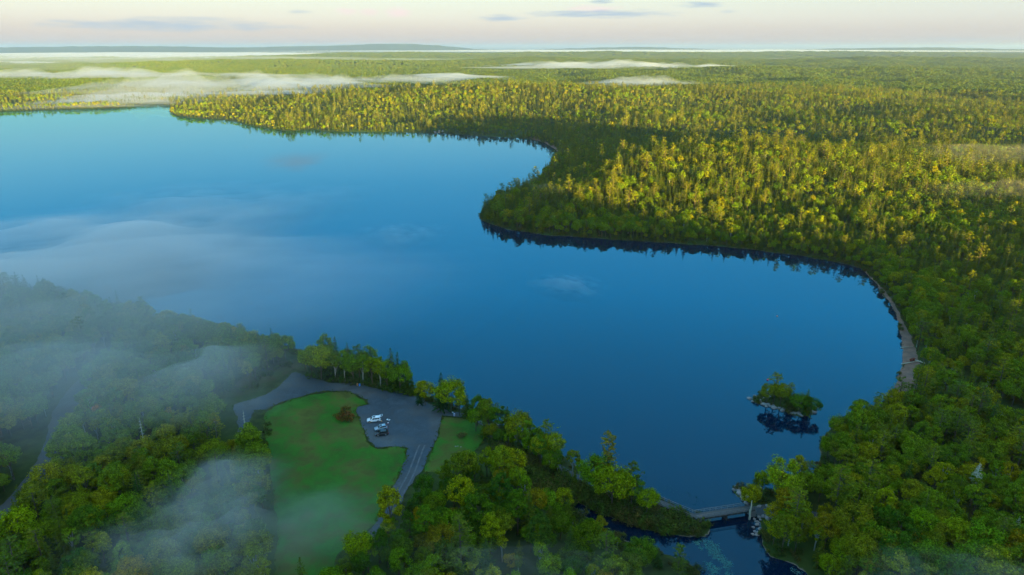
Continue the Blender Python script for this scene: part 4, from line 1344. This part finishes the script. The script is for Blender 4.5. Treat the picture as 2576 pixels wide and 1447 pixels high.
def section(x, hw, z0, z1, ch=0.07):
    return [(x, -hw * 0.90, z0), (x, -hw, z0 + 0.14), (x, -hw, z1 - ch * 2.2), (x, -hw * 0.93, z1), (x, hw * 0.93, z1), (x, hw, z1 - ch * 2.2), (x, hw, z0 + 0.14), (x, hw * 0.90, z0)]
def loft(secs, mat):
    mb = MB(); n = len(secs[0])
    fs = []
    for i in range(len(secs) - 1):
        for k in range(n):
            k2 = (k + 1) % n
            fs.append((i * n + k, i * n + k2, (i + 1) * n + k2, (i + 1) * n + k))
    fs.append(tuple(range(n))[::-1]); fs.append(tuple((len(secs) - 1) * n + k for k in range(n)))
    mb.add([p for s in secs for p in s], fs)
    return mb
def panel(c, u0, u1, v0, v1, off=0.012, thick=0.01):
    """flat pane on a quad face given by corners a b c d, proud of it"""
    a, b, cc, d = [np.array(q, float) for q in c]
    P = lambda u, v: (a * (1 - u) + b * u) * (1 - v) + (d * (1 - u) + cc * u) * v
    n = np.cross(b - a, d - a); n = n / np.linalg.norm(n)
    q = [P(u0, v0), P(u1, v0), P(u1, v1), P(u0, v1)]
    mb = MB()
    mb.add([p + n * (off - thick - 0.01) for p in q] + [p + n * off for p in q], [(4, 5, 6, 7), (0, 1, 5, 4), (1, 2, 6, 5), (2, 3, 7, 6), (3, 0, 4, 7)])
    return mb
def car(px, py, heading, paint, label, L=4.8, Wd=1.95, Hh=1.75, roofy=1.0, open_tail=False, sunroof=True, rails=None):
    x, y = G(px, py, LOT_Z)
    root = empty('parked_car', (x, y, LOT_Z + 0.09), heading)
    tag(root, label, 'car')
    h, hw = L / 2, Wd / 2
    belt = Hh * 0.60
    body = loft([section(h, hw * 0.72, 0.38, belt * 0.72), section(h - 0.12, hw * 0.88, 0.28, belt * 0.84), section(h - 0.55, hw * 0.97, 0.24, belt * 0.92), section(h - 1.25, hw, 0.24, belt * 0.99),
                 section(0.4, hw, 0.24, belt * 1.02), section(-h + 0.9, hw, 0.24, belt * 1.05), section(-h + 0.2, hw * 0.96, 0.28, belt * 1.04), section(-h, hw * 0.90, 0.36, belt * 0.96)], 0)
    bo = body.obj('body', paint, root, True)
    zb, zr = belt * 0.99, Hh
    f0, f1 = h - 1.22, h - 1.95             # windscreen foot and top
    r0, r1 = -h + 0.10, -h + (0.42 if roofy > 0.95 else 0.75)
    wb, wt = hw * 0.93, hw * 0.76
    q = {'a': (f0, -wb, zb), 'b': (f0, wb, zb), 'c': (f1, wt, zr * 0.985), 'd': (f1, -wt, zr * 0.985),
         'e': (r0, -wb, zb + 0.03), 'f': (r0, wb, zb + 0.03), 'g': (r1, wt, zr), 'i': (r1, -wt, zr)}
    mid = ((f1 + r1) / 2)
    cb = MB()
    cb.add([q[k] for k in 'abcdefgi'] + [(mid, -wt, zr * 1.012), (mid, wt, zr * 1.012)],
           [(0, 1, 2, 3), (5, 4, 7, 6), (3, 2, 9, 8), (8, 9, 6, 7), (0, 3, 8, 7, 4), (1, 5, 6, 9, 2)])
    cab = cb.obj('cabin', paint, root)
    panel([q['a'], q['b'], q['c'], q['d']], 0.06, 0.94, 0.08, 0.92).obj('windscreen', M['glass'], root)
    if not open_tail:
        panel([q['f'], q['e'], q['i'], q['g']], 0.08, 0.92, 0.18, 0.88).obj('rear_window', M['glass'], root)
    else:
        panel([q['f'], q['e'], q['i'], q['g']], 0.06, 0.94, 0.03, 0.93).obj('boot_shade_pane', M['trim'], root)  # flat dark pane standing in for the shaded inside of the boot
        tg = MB()
        tg.box((r1 - 0.50, 0, zr + 0.20), (1.05, wt * 1.9, 0.07), 0)
        v = tg.v[0]; v[:, 2] += -(v[:, 0] - r1) * 0.28
        t_o = tg.obj('tailgate', paint, root)
        pn = MB(); pn.box((r1 - 0.62, 0, zr + 0.245), (0.55, wt * 1.5, 0.02), 0); v = pn.v[0]; v[:, 2] += -(v[:, 0] - r1) * 0.28
        pn.obj('tailgate_window', M['glass'], t_o)
    for s in (-1, 1):
        A, Bq, Cq, Dq = ((q['a'], q['e'], q['i'], q['d']) if s < 0 else (q['f'], q['b'], q['c'], q['g']))
        for (u0, u1) in ((0.16, 0.40), (0.43, 0.66), (0.69, 0.90)):
            if s > 0:
                u0, u1 = 1 - u1, 1 - u0
            panel([Dq, Cq, Bq, A] if s < 0 else [Dq, Cq, Bq, A], u0, u1, 0.14, 0.90).obj('side_window', M['glass'], root)
        mb = MB(); mb.box((f0 - 0.35, s * (hw + 0.10), zb + 0.10), (0.14, 0.20, 0.16)); mb.obj('mirror', paint, root)
        mb = MB(); mb.box((h - 0.10, s * hw * 0.62, belt * 0.72), (0.20, 0.42, 0.15), taper=0.8); mb.obj('headlight', M['lamp'], root)
        mb = MB(); mb.box((-h + 0.06, s * hw * 0.80, belt * 0.88), (0.16, 0.26, 0.36), taper=0.9); mb.obj('tail_light', M['tail'], root)
        if rails:
            mb = MB(); mb.box((mid, s * wt * 0.88, zr + 0.075), (L * 0.40, 0.05, 0.045)); mb.obj('roof_rail', rails, root)
        for wx in (h - 0.93, -h + 1.0):
            wy = s * (hw - 0.10)
            mb = MB(); mb.lathe([(0.24, -0.12), (0.345, -0.12), (0.37, -0.06), (0.37, 0.06), (0.345, 0.12), (0.24, 0.12)], 18, (0, 0, 0), axis='y')
            w_ = mb.obj('wheel', M['tyre'], root, True, (wx, wy, 0.37))
            mb = MB(); mb.lathe([(0.05, -0.126), (0.235, -0.121), (0.235, 0.121), (0.05, 0.126)], 14, (0, 0, 0), axis='y'); mb.obj('rim', M['rim'], w_)
            mb = MB(); mb.lathe([(0.40, -0.02), (0.44, -0.02), (0.44, 0.012), (0.40, 0.012)], 18, (wx, s * (hw - 0.004), 0.38), axis='y'); mb.obj('wheel_arch', M['trim'], root)
    if sunroof:
        mb = MB(); mb.box(((f1 + mid) / 2 + 0.05, 0, zr * 1.003), ((f1 - mid) * 0.72, wt * 1.25, 0.035)); mb.obj('sunroof', M['glass'], root)
    mb = MB(); mb.box((h - 0.035, 0, 0.62), (0.10, Wd * 0.52, 0.20)); mb.obj('grille', M['trim'], root)
    mb = MB(); mb.box((h - 0.05, 0, 0.36), (0.16, Wd * 0.75, 0.16), taper=0.9); mb.obj('bumper', M['trim'], root)
    mb = MB(); mb.box((0, 0, 0.27), (L * 0.62, Wd * 1.005, 0.10)); mb.obj('sill', M['trim'], root)
    return root
car(941, 1060.5, R(180 + 10), M['white_paint'], 'white SUV with sunroof and its tailgate raised on the gravel lot', 5.0, 2.0, 1.80, open_tail=True, rails=M['white_paint'])
car(958.5, 1081, R(180 + 22), M['silver_paint'], 'silver-blue SUV parked between the white and the black car', 4.6, 1.88, 1.68, 0.9)
car(960.5, 1094.5, R(180 + 16), M['black_paint'], 'black SUV parked close beside the silver-blue car', 4.6, 1.88, 1.66, 0.9, sunroof=False)

# ------------------------------------------------------------------ camp things behind the white car
M['table'] = plain('white_plastic', (0.78, 0.80, 0.80), 0.5)
M['pot'] = plain('dark_enamel', (0.015, 0.03, 0.05), 0.35)
M['pink'] = plain('pink_plastic', (0.70, 0.22, 0.26), 0.5)
M['skin'] = plain('skin', (0.46, 0.28, 0.20), 0.6)
M['tan'] = plain('tan_jacket', (0.55, 0.33, 0.18), 0.85)
M['dark'] = plain('dark_trousers', (0.02, 0.022, 0.03), 0.9)
M['hair'] = plain('brown_hair', (0.06, 0.035, 0.02), 0.7)
lz = LOT_Z + 0.09
tx, ty = G(977.2, 1061.0, LOT_Z)
tb = empty('folding_table', (tx, ty, lz), R(-32))
tag(tb, 'white folding table set up behind the white car', 'table')
mb = MB(); mb.box((0, 0, 0.735), (1.3, 0.75, 0.045)); mb.obj('table_top', M['table'], tb)
for sx in (-1, 1):
    for sy in (-1, 1):
        mb = MB(); mb.tube([(sx * 0.52, sy * 0.30, 0), (sx * 0.48, sy * 0.28, 0.71)], 0.02, 6); mb.obj('leg', M['rim'], tb)
px_ = Matrix.Rotation(R(-32), 3, 'Z') @ Vector((0.22, -0.12, 0))
pt_ = empty('cooking_pot', (tx + px_.x, ty + px_.y, lz + 0.76))
tag(pt_, 'round dark pot standing on the white folding table', 'pot')
mb = MB(); mb.lathe([(0.14, 0), (0.19, 0.03), (0.20, 0.16), (0.205, 0.17)], 16); mb.obj('pot_body', M['pot'], pt_, True)
mb = MB(); mb.lathe([(0.20, 0.172), (0.12, 0.20), (0.03, 0.21), (0.03, 0.24)], 16); mb.obj('lid', M['pot'], pt_, True)
cx_, cy_ = G(976.5, 1066.0, LOT_Z)
cb_ = empty('cool_box', (cx_, cy_, lz), R(12))
tag(cb_, 'small pink cool box on the gravel in front of the folding table', 'cool box')
mb = MB(); mb.box((0, 0, 0.17), (0.50, 0.32, 0.34), taper=1.06); mb.obj('box', M['pink'], cb_)
mb = MB(); mb.box((0, 0, 0.37), (0.54, 0.36, 0.06), taper=0.94); mb.obj('lid', M['table'], cb_)
mb = MB(); mb.tube([(-0.24, 0, 0.38), (-0.18, 0, 0.48), (0.18, 0, 0.48), (0.24, 0, 0.38)], 0.015, 5); mb.obj('handle', M['rim'], cb_)

def person(px, py, rz, label):
    x, y = G(px, py, LOT_Z)
    J = {'pel': ((0, 0, 0.93), 0.15), 'spine': ((0.10, 0, 1.13), 0.15), 'chest': ((0.24, 0, 1.32), 0.165), 'neck': ((0.33, 0, 1.44), 0.06), 'head': ((0.41, 0, 1.55), 0.095), 'crown': ((0.45, 0, 1.64), 0.08),
         'shl': ((0.26, 0.19, 1.36), 0.07), 'ell': ((0.42, 0.24, 1.12), 0.05), 'wrl': ((0.62, 0.16, 1.02), 0.035), 'hal': ((0.70, 0.14, 1.00), 0.035),
         'shr': ((0.26, -0.19, 1.36), 0.07), 'elr': ((0.40, -0.25, 1.10), 0.05), 'wrr': ((0.60, -0.18, 0.98), 0.035), 'har': ((0.68, -0.16, 0.96), 0.035),
         'hil': ((0, 0.10, 0.88), 0.10), 'knl': ((0.05, 0.12, 0.49), 0.072), 'anl': ((-0.02, 0.13, 0.09), 0.05), 'tol': ((0.15, 0.15, 0.045), 0.045),
         'hir': ((0, -0.10, 0.88), 0.10), 'knr': ((0.02, -0.13, 0.49), 0.072), 'anr': ((-0.07, -0.14, 0.09), 0.05), 'tor': ((0.10, -0.16, 0.045), 0.045)}
    for s, sg in (('l', 1), ('r', -1)):
        hx, hy, hz = J['ha' + s][0]
        for f, (dy, dz, ln) in enumerate(((0.03, 0.01, 0.085), (0.012, 0.012, 0.095), (-0.008, 0.008, 0.09), (-0.026, 0, 0.07))):
            J[f'f{s}{f}a'] = ((hx + 0.05, hy + dy, hz + dz), 0.010); J[f'f{s}{f}b'] = ((hx + 0.05 + ln * 0.8, hy + dy, hz + dz - 0.045), 0.008)
        J[f't{s}a'] = ((hx - 0.01, hy - sg * 0.045, hz + 0.015), 0.011); J[f't{s}b'] = ((hx + 0.045, hy - sg * 0.06, hz), 0.009)
    E = [('pel', 'spine'), ('spine', 'chest'), ('chest', 'neck'), ('neck', 'head'), ('head', 'crown')]
    for s in 'lr':
        E += [('chest', 'sh' + s), ('sh' + s, 'el' + s), ('el' + s, 'wr' + s), ('wr' + s, 'ha' + s), ('pel', 'hi' + s), ('hi' + s, 'kn' + s), ('kn' + s, 'an' + s), ('an' + s, 'to' + s)]
        E += [('ha' + s, f'f{s}{f}a') for f in range(4)] + [(f'f{s}{f}a', f'f{s}{f}b') for f in range(4)] + [('ha' + s, f't{s}a'), (f't{s}a', f't{s}b')]
    K = list(J)
    me = bpy.data.meshes.new('person')
    me.from_pydata([J[k][0] for k in K], [(K.index(a), K.index(b)) for a, b in E], [])
    o = link('person', me, None, (x, y, lz), rz)
    sk = o.modifiers.new('skin', 'SKIN')
    for i, k in enumerate(K):
        sv = me.skin_vertices[0].data[i]
        sv.radius = (J[k][1], J[k][1]); sv.use_root = (k == 'pel')
    ss = o.modifiers.new('smooth', 'SUBSURF'); ss.levels = 1; ss.render_levels = 1
    dg = bpy.context.evaluated_depsgraph_get()
    nm = bpy.data.meshes.new_from_object(o.evaluated_get(dg))
    o.modifiers.clear(); o.data = nm
    nm.materials.clear()
    for mm in (M['skin'], M['tan'], M['dark']):
        nm.materials.append(mm)
    for p in nm.polygons:
        c = p.center
        p.use_smooth = True
        arm = abs(c.y) > 0.13 and c.x > 0.55
        p.material_index = 2 if c.z < 0.97 and not arm and c.x < 0.4 else (0 if (c.z > 1.42 and c.x > 0.28) or arm else 1)
    tag(o, label, 'person')
    mb = MB(); mb.lathe([(0.05, -0.08), (0.105, -0.03), (0.108, 0.03), (0.08, 0.085), (0.02, 0.115)], 12)
    h = mb.obj('hair', M['hair'], o, True, (0.395, 0, 1.61)); h.rotation_euler = (0, R(22), 0)
    mb = MB(); mb.tube([(0.485, 0, 1.60), (0.525, 0, 1.565), (0.495, 0, 1.55)], [0.012, 0.02, 0.012], 5); mb.obj('nose', M['skin'], o, True)
    return o
person(961.5, 1067.0, R(165), 'person in tan jacket and dark trousers leaning into the open boot')

# ------------------------------------------------------------------ bins, post, buoys, kayak, logs
def bin_(px, py, col, label):
    x, y = G(px, py, LOT_Z)
    m1 = plain('bin_plastic', col, 0.5)
    o = empty('waste_bin', (x, y, lz - 0.04))
    tag(o, label, 'bin')
    mb = MB(); mb.lathe([(0.25, 0), (0.28, 0.05), (0.33, 0.80), (0.33, 0.86)], 16); mb.obj('barrel', m1, o, True)
    mb = MB(); mb.lathe([(0.35, 0.85), (0.36, 0.90), (0.26, 1.00), (0.08, 1.04)], 16); mb.obj('lid', m1, o, True)
    mb = MB(); mb.box((0, -0.33, 0.70), (0.18, 0.04, 0.10)); mb.obj('handle', M['trim'], o)
    return o
bin_(899, 970.5, (0.62, 0.27, 0.10), 'orange-brown waste bin at the lot edge by the grove')
bin_(905, 971.5, (0.03, 0.28, 0.75), 'blue waste bin at the lot edge by the grove')
bin_(1143, 1047, (0.50, 0.46, 0.62), 'pale lilac waste bin at the lawn corner')
x, y = G(1139, 1044, LOT_Z)
o = empty('sign_post', (x, y, LOT_Z)); tag(o, 'short post with small blank board beside the lilac bin', 'sign')
mb = MB(); mb.box((0, 0, 0.6), (0.09, 0.09, 1.3)); mb.obj('post', M['rail'], o)
mb = MB(); mb.box((0, -0.08, 1.15), (0.45, 0.04, 0.30)); mb.obj('board', M['table'], o)

def buoy(px, py, s, col, label):
    x, y = G(px, py, 0)
    m1 = plain('buoy_plastic', col, 0.4)
    o = empty('buoy', (x, y, 0)); o.scale = (s, s, s); tag(o, label, 'buoy')
    mb = MB(); mb.lathe([(0.05, -0.25), (0.34, -0.2), (0.48, 0.05), (0.45, 0.28), (0.28, 0.46), (0.08, 0.52)], 14); mb.obj('float', m1, o, True)
    mb = MB(); mb.tube([(0, 0, 0.5), (0, 0, 0.72)], 0.05, 6); mb.obj('ring_stem', m1, o)
buoy(1931, 956.5, 0.85, (0.80, 0.05, 0.08), 'red buoy floating beyond the islet')
buoy(1955, 796, 0.8, (0.85, 0.22, 0.12), 'orange-red buoy floating in open water off the beach')

x, y = G(2399, 965, 3.0)
ky = empty('kayak', (x, y, gz(x, y) + 0.16), R(-24)); tag(ky, 'yellow kayak lying on the gravel drive in the wood', 'kayak')
mb = MB(); vs, fs = [], []
st = np.linspace(-1, 1, 13)
for s in st:
    w = 0.36 * (1 - abs(s) ** 2.4) + 0.012; dz = 0.10 * abs(s) ** 3
    for a in np.linspace(0, 2 * math.pi, 10, endpoint=False):
        vs.append((s * 2.1, w * math.cos(a), 0.17 * math.sin(a) * (0.5 + 0.5 * (w / 0.36)) + dz + 0.08))
for i in range(12):
    for k in range(10):
        fs.append((i * 10 + k, i * 10 + (k + 1) % 10, (i + 1) * 10 + (k + 1) % 10, (i + 1) * 10 + k))
fs += [tuple(range(10))[::-1], tuple(120 + k for k in range(10))]
mb.add(vs, fs); mb.obj('hull', plain('yellow_hull', (0.80, 0.42, 0.03), 0.4), ky, True)
mb = MB(); mb.lathe([(0.16, 0.0), (0.24, 0.03), (0.22, 0.06)], 14, (0.0, 0, 0.22)); co = mb.obj('cockpit', M['trim'], ky); co.scale = (1.6, 1, 1)

def log(p0, p1, rad, label, z=0.6):
    a, b = G(*p0, z), G(*p1, z)
    za, zb = max(gz(*a), 0) + rad, max(gz(*b), 0) + rad
    o = empty('driftwood_log', (a[0], a[1], 0)); tag(o, label, 'log')
    v = Vector((b[0] - a[0], b[1] - a[1], zb - za))
    mb = MB(); mb.tube([(0, 0, za), tuple(Vector((0, 0, za)) + v * 0.5 + Vector((0.1, 0.1, 0.03))), tuple(Vector((0, 0, za)) + v)], [rad, rad * 0.85, rad * 0.6], 8); mb.obj('stem', M['dead_wood'], o, True)
    mb = MB(); q = Vector((0, 0, za)) + v * 0.6; mb.tube([tuple(q), tuple(q + Vector((0.3, 0.4, 0.4)))], [rad * 0.4, rad * 0.15], 5); mb.obj('branch', M['dead_wood'], o, True)
log((2268, 914), (2316, 911), 0.22, 'long driftwood log across the gravel beach')
log((2298, 906), (2326, 918), 0.28, 'pale log lying at the top of the beach')
log((2266, 873), (2296, 872), 0.16, 'thin driftwood log across the beach below the trees')
log((1003, 983), (1020, 979), 0.16, 'pale log at the water edge of the gravel lot', 1.6)
# ------------------------------------------------------------------ morning air: even haze, then fog banks and drifting mist
def vol_mat(name, col, dens, aniso=0.68):
    m, t, out = new_mat(name)
    v = t.n('ShaderNodeVolumePrincipled')
    v.inputs['Color'].default_value = col + (1,)
    v.inputs['Density'].default_value = dens
    v.inputs['Anisotropy'].default_value = aniso
    v.inputs['Density Attribute'].default_value = ''
    v.inputs['Color Attribute'].default_value = ''
    v.inputs['Temperature Attribute'].default_value = ''
    t.t.links.new(v.outputs[0], out.inputs['Volume'])
    return m
mb = MB(); mb.box((0, 0, 118), (128000, 128000, 246))
tag(mb.obj('haze', vol_mat('haze_air', (0.88, 0.95, 1.0), HAZE_D)), 'thin pale morning haze filling the air over lake and forest', 'haze', kind='stuff')

def bank(name, label, cx, cyy, ax, ay, z0, T, tau, rot=0.0, seed=0, rough=0.55, freq=3.0, up=0.75, col=None, stretch=1.0, sharp=2.2):
    """a lens of even fog whose thickness fades to nothing at its ragged rim; tau is its optical depth straight down"""
    col = col or ((1.0, 0.94, 0.88) if name == 'mist_wisp' else (0.97, 0.96, 0.97))
    nr, ns = 40, 110
    vt, vb = [], []
    rs = np.linspace(0, 1, nr + 1)[1:]
    an = np.linspace(0, 2 * math.pi, ns, endpoint=False)
    RR, AA = np.meshgrid(rs, an, indexing='ij')
    rim = 0.72 + 0.56 * (fbm(np.cos(AA) * 1.4 + 9 + seed, np.sin(AA) * 1.4 + 5, seed + 100))
    u, v = RR * rim * np.cos(AA), RR * rim * np.sin(AA)
    nzz = fbm(u * freq * stretch + seed * 3.1, v * freq + 7, seed + 200, 4)
    sharp = 3.0 if name == 'mist_wisp' else sharp
    th = (1 - RR ** 2) ** sharp * np.clip((1 - rough) + rough * (nzz - 0.30) * 3.2, 0.0, 2.2)
    th = np.where(RR >= 0.999, 0, th) * T + 0.002 * T * (RR < 0.999)
    c_, s_ = math.cos(rot), math.sin(rot)
    X_, Y_ = u * ax, v * ay
    Xw, Yw = cx + X_ * c_ - Y_ * s_, cyy + X_ * s_ + Y_ * c_
    zc = z0 + 0.22 * T * (fbm(u * 2 + 1, v * 2 + seed, seed + 300) - 0.5)
    top = np.stack([Xw, Yw, zc + th * up], -1).reshape(-1, 3)
    bot = np.stack([Xw, Yw, zc - th * (1 - up)], -1).reshape(-1, 3)[: -ns]
    n = nr * ns
    V = np.vstack([top, bot, [[cx, cyy, top[:ns, 2].mean()]], [[cx, cyy, bot[:ns, 2].mean()]]])
    F = []
    ti = lambda i, k: i * ns + k % ns
    bi = lambda i, k: (n + i * ns + k % ns) if i < nr - 1 else ti(i, k)
    for i in range(nr - 1):
        for k in range(ns):
            F.append((ti(i, k), ti(i + 1, k), ti(i + 1, k + 1), ti(i, k + 1)))
            F.append((bi(i, k), bi(i, k + 1), bi(i + 1, k + 1), bi(i + 1, k)))
    ct, cb2 = len(V) - 2, len(V) - 1
    for k in range(ns):
        F.append((ct, ti(0, k), ti(0, k + 1))); F.append((cb2, bi(0, k + 1), bi(0, k)))
    me = mesh_from(name, V, F, [vol_mat(name + '_air', col, tau / T * (0.33 if name == 'mist_wisp' else 1.35), 0.15 if name == 'mist_wisp' else 0.4)], smooth=True)
    return tag(link(name, me), label, 'fog', kind='stuff')

B = bank
FG = 'fog_bank'
B(FG, 'long white fog bank lying behind the forest of the far arm', -1750, 2950, 950, 290, 16, 40, 0.14, 0.03, 1, freq=4.5, stretch=2.0, rough=0.8)
B(FG, 'thick white fog bank behind the far peninsula', -900, 2080, 640, 450, 12, 58, 0.15, 0.12, 26, freq=4.5, stretch=1.5, rough=0.9)
B(FG, 'second swell of the thick fog bank behind the peninsula', -640, 2420, 520, 300, 14, 50, 0.11, -0.05, 29, freq=4.5, stretch=1.6, rough=0.9)
B(FG, 'white fog streak along the back of the peninsula trees', -560, 1830, 300, 90, 18, 12, 0.09, 0.08, 2, freq=3, stretch=2.0)
B(FG, 'fog tongue in the valley behind the hill', 450, 2300, 300, 200, 15, 32, 0.12, -0.02, 3, freq=4, rough=0.85)
B(FG, 'broad fog bank between forested ridges', 550, 4250, 1000, 620, 20, 46, 0.12, 0.05, 4, freq=5, stretch=1.5, rough=0.85)
B(FG, 'thin fog sheet over low far forest', -780, 5000, 720, 420, 20, 17, 0.10, 0.0, 5, freq=4, stretch=2)
B(FG, 'fog wisp rising behind the hill crest', -230, 2750, 270, 380, 20, 16, 0.07, 0.3, 6, freq=3)
B(FG, 'wide lake of fog before the blue hills', -5600, 11000, 6200, 4200, 20, 40, 0.09, 0.0, 7, freq=5, rough=0.3)
B(FG, 'pale fog strip along the horizon', 3500, 15500, 9500, 2600, 40, 46, 0.07, 0.0, 8, freq=5, rough=0.3)
B(FG, 'fog pool among low trees of the far arm', -3700, 5200, 1000, 420, 16, 18, 0.11, 0.0, 9, freq=4)
B(FG, 'mist hanging in the channel beside the peninsula tip', -960, 1780, 330, 260, 7, 18, 0.14, 0.0, 10, freq=3)
B(FG, 'mist skin along the far shore of the lake', -1300, 1560, 500, 110, 4, 9, 0.07, 0.05, 11, freq=4, stretch=2)
B(FG, 'thin grey veil of damp air over the far low forest', -3600, 5600, 4800, 3300, 12, 85, 0.016, 0.0, 30, freq=3, rough=0.4)
MW = 'mist_wisp'
B(MW, 'mist drifting through the sunlit wood on the slope', 520, 760, 200, 95, 20, 12, 0.05, 0.15, 12, freq=3)
B(MW, 'mist streak on the slope above the beach wood', 420, 560, 130, 45, 20, 10, 0.04, 0.25, 27, freq=3, stretch=2)
B(MW, 'small mist wisp over the headland point trees', *G(1375, 470, 16), 22, 26, 15, 6, 0.06, 0.3, 13, freq=2)
B(MW, 'large veil of mist over lake and wood beside the misty shore', *G(120, 740, 24), 210, 160, 20, 30, 1.05, 0.35, 14, freq=2.5, rough=0.4)
B(MW, 'mist veil floating over the open lake', *G(200, 600, 14), 170, 150, 8, 16, 1.6, 0.2, 15, freq=2.6, rough=0.6)
B(MW, 'thin mist skin over the middle of the lake', *G(520, 520, 6), 150, 150, 4, 8, 0.24, -0.1, 16, freq=2.4, rough=0.6)
B(MW, 'faint mist patch on the lake before the headland', *G(1010, 590, 3), 45, 45, 2.5, 4, 0.12, 0.1, 17, freq=3.0, rough=0.75, stretch=1.3)
B(MW, 'faint mist patch in the bay of the headland', *G(1430, 715, 3), 24, 28, 2.5, 4, 0.18, 0.6, 18, freq=3.0, rough=0.75, stretch=1.3)
B(MW, 'mist drifting over the shrubs above the gravel lot', *G(540, 950, 20), 40, 46, 18, 12, 0.62, 0.5, 19, freq=2.5, rough=0.5)
B(MW, 'dense grey puff of mist over the wood beside the field', *G(560, 1215, 26), 22, 24, 24, 7, 0.80, 0.2, 20, freq=1.8, rough=0.6)
B(MW, 'second grey puff of mist lower over the same wood', *G(520, 1330, 24), 30, 22, 22, 6, 0.50, 0.4, 28, freq=3.0, rough=0.75, stretch=1.3)
B(MW, 'mist sheet sinking over the mown field', *G(800, 1290, 12), 34, 24, 9, 6, 0.30, -0.4, 21, freq=2.0, rough=0.5)
B(MW, 'thin mist over the wood beside the forest road', *G(430, 1370, 26), 36, 26, 24, 7, 0.30, 0.1, 22, freq=3.3, rough=0.75, stretch=1.3)
B(MW, 'brownish thin mist over the thicket by the stream', *G(1330, 1440, 20), 40, 17, 19, 5, 0.14, 0.0, 23, freq=3.8, rough=0.75, stretch=1.3)
B(MW, 'thin mist over treetops by the outlet', *G(2420, 1450, 22), 36, 17, 20, 5, 0.16, 0.0, 24, freq=3.8, rough=0.75, stretch=1.3)
B(MW, 'light mist over the wood above the forest road', *G(120, 950, 26), 70, 60, 22, 14, 0.55, 0.0, 25, freq=2.5, rough=0.45)
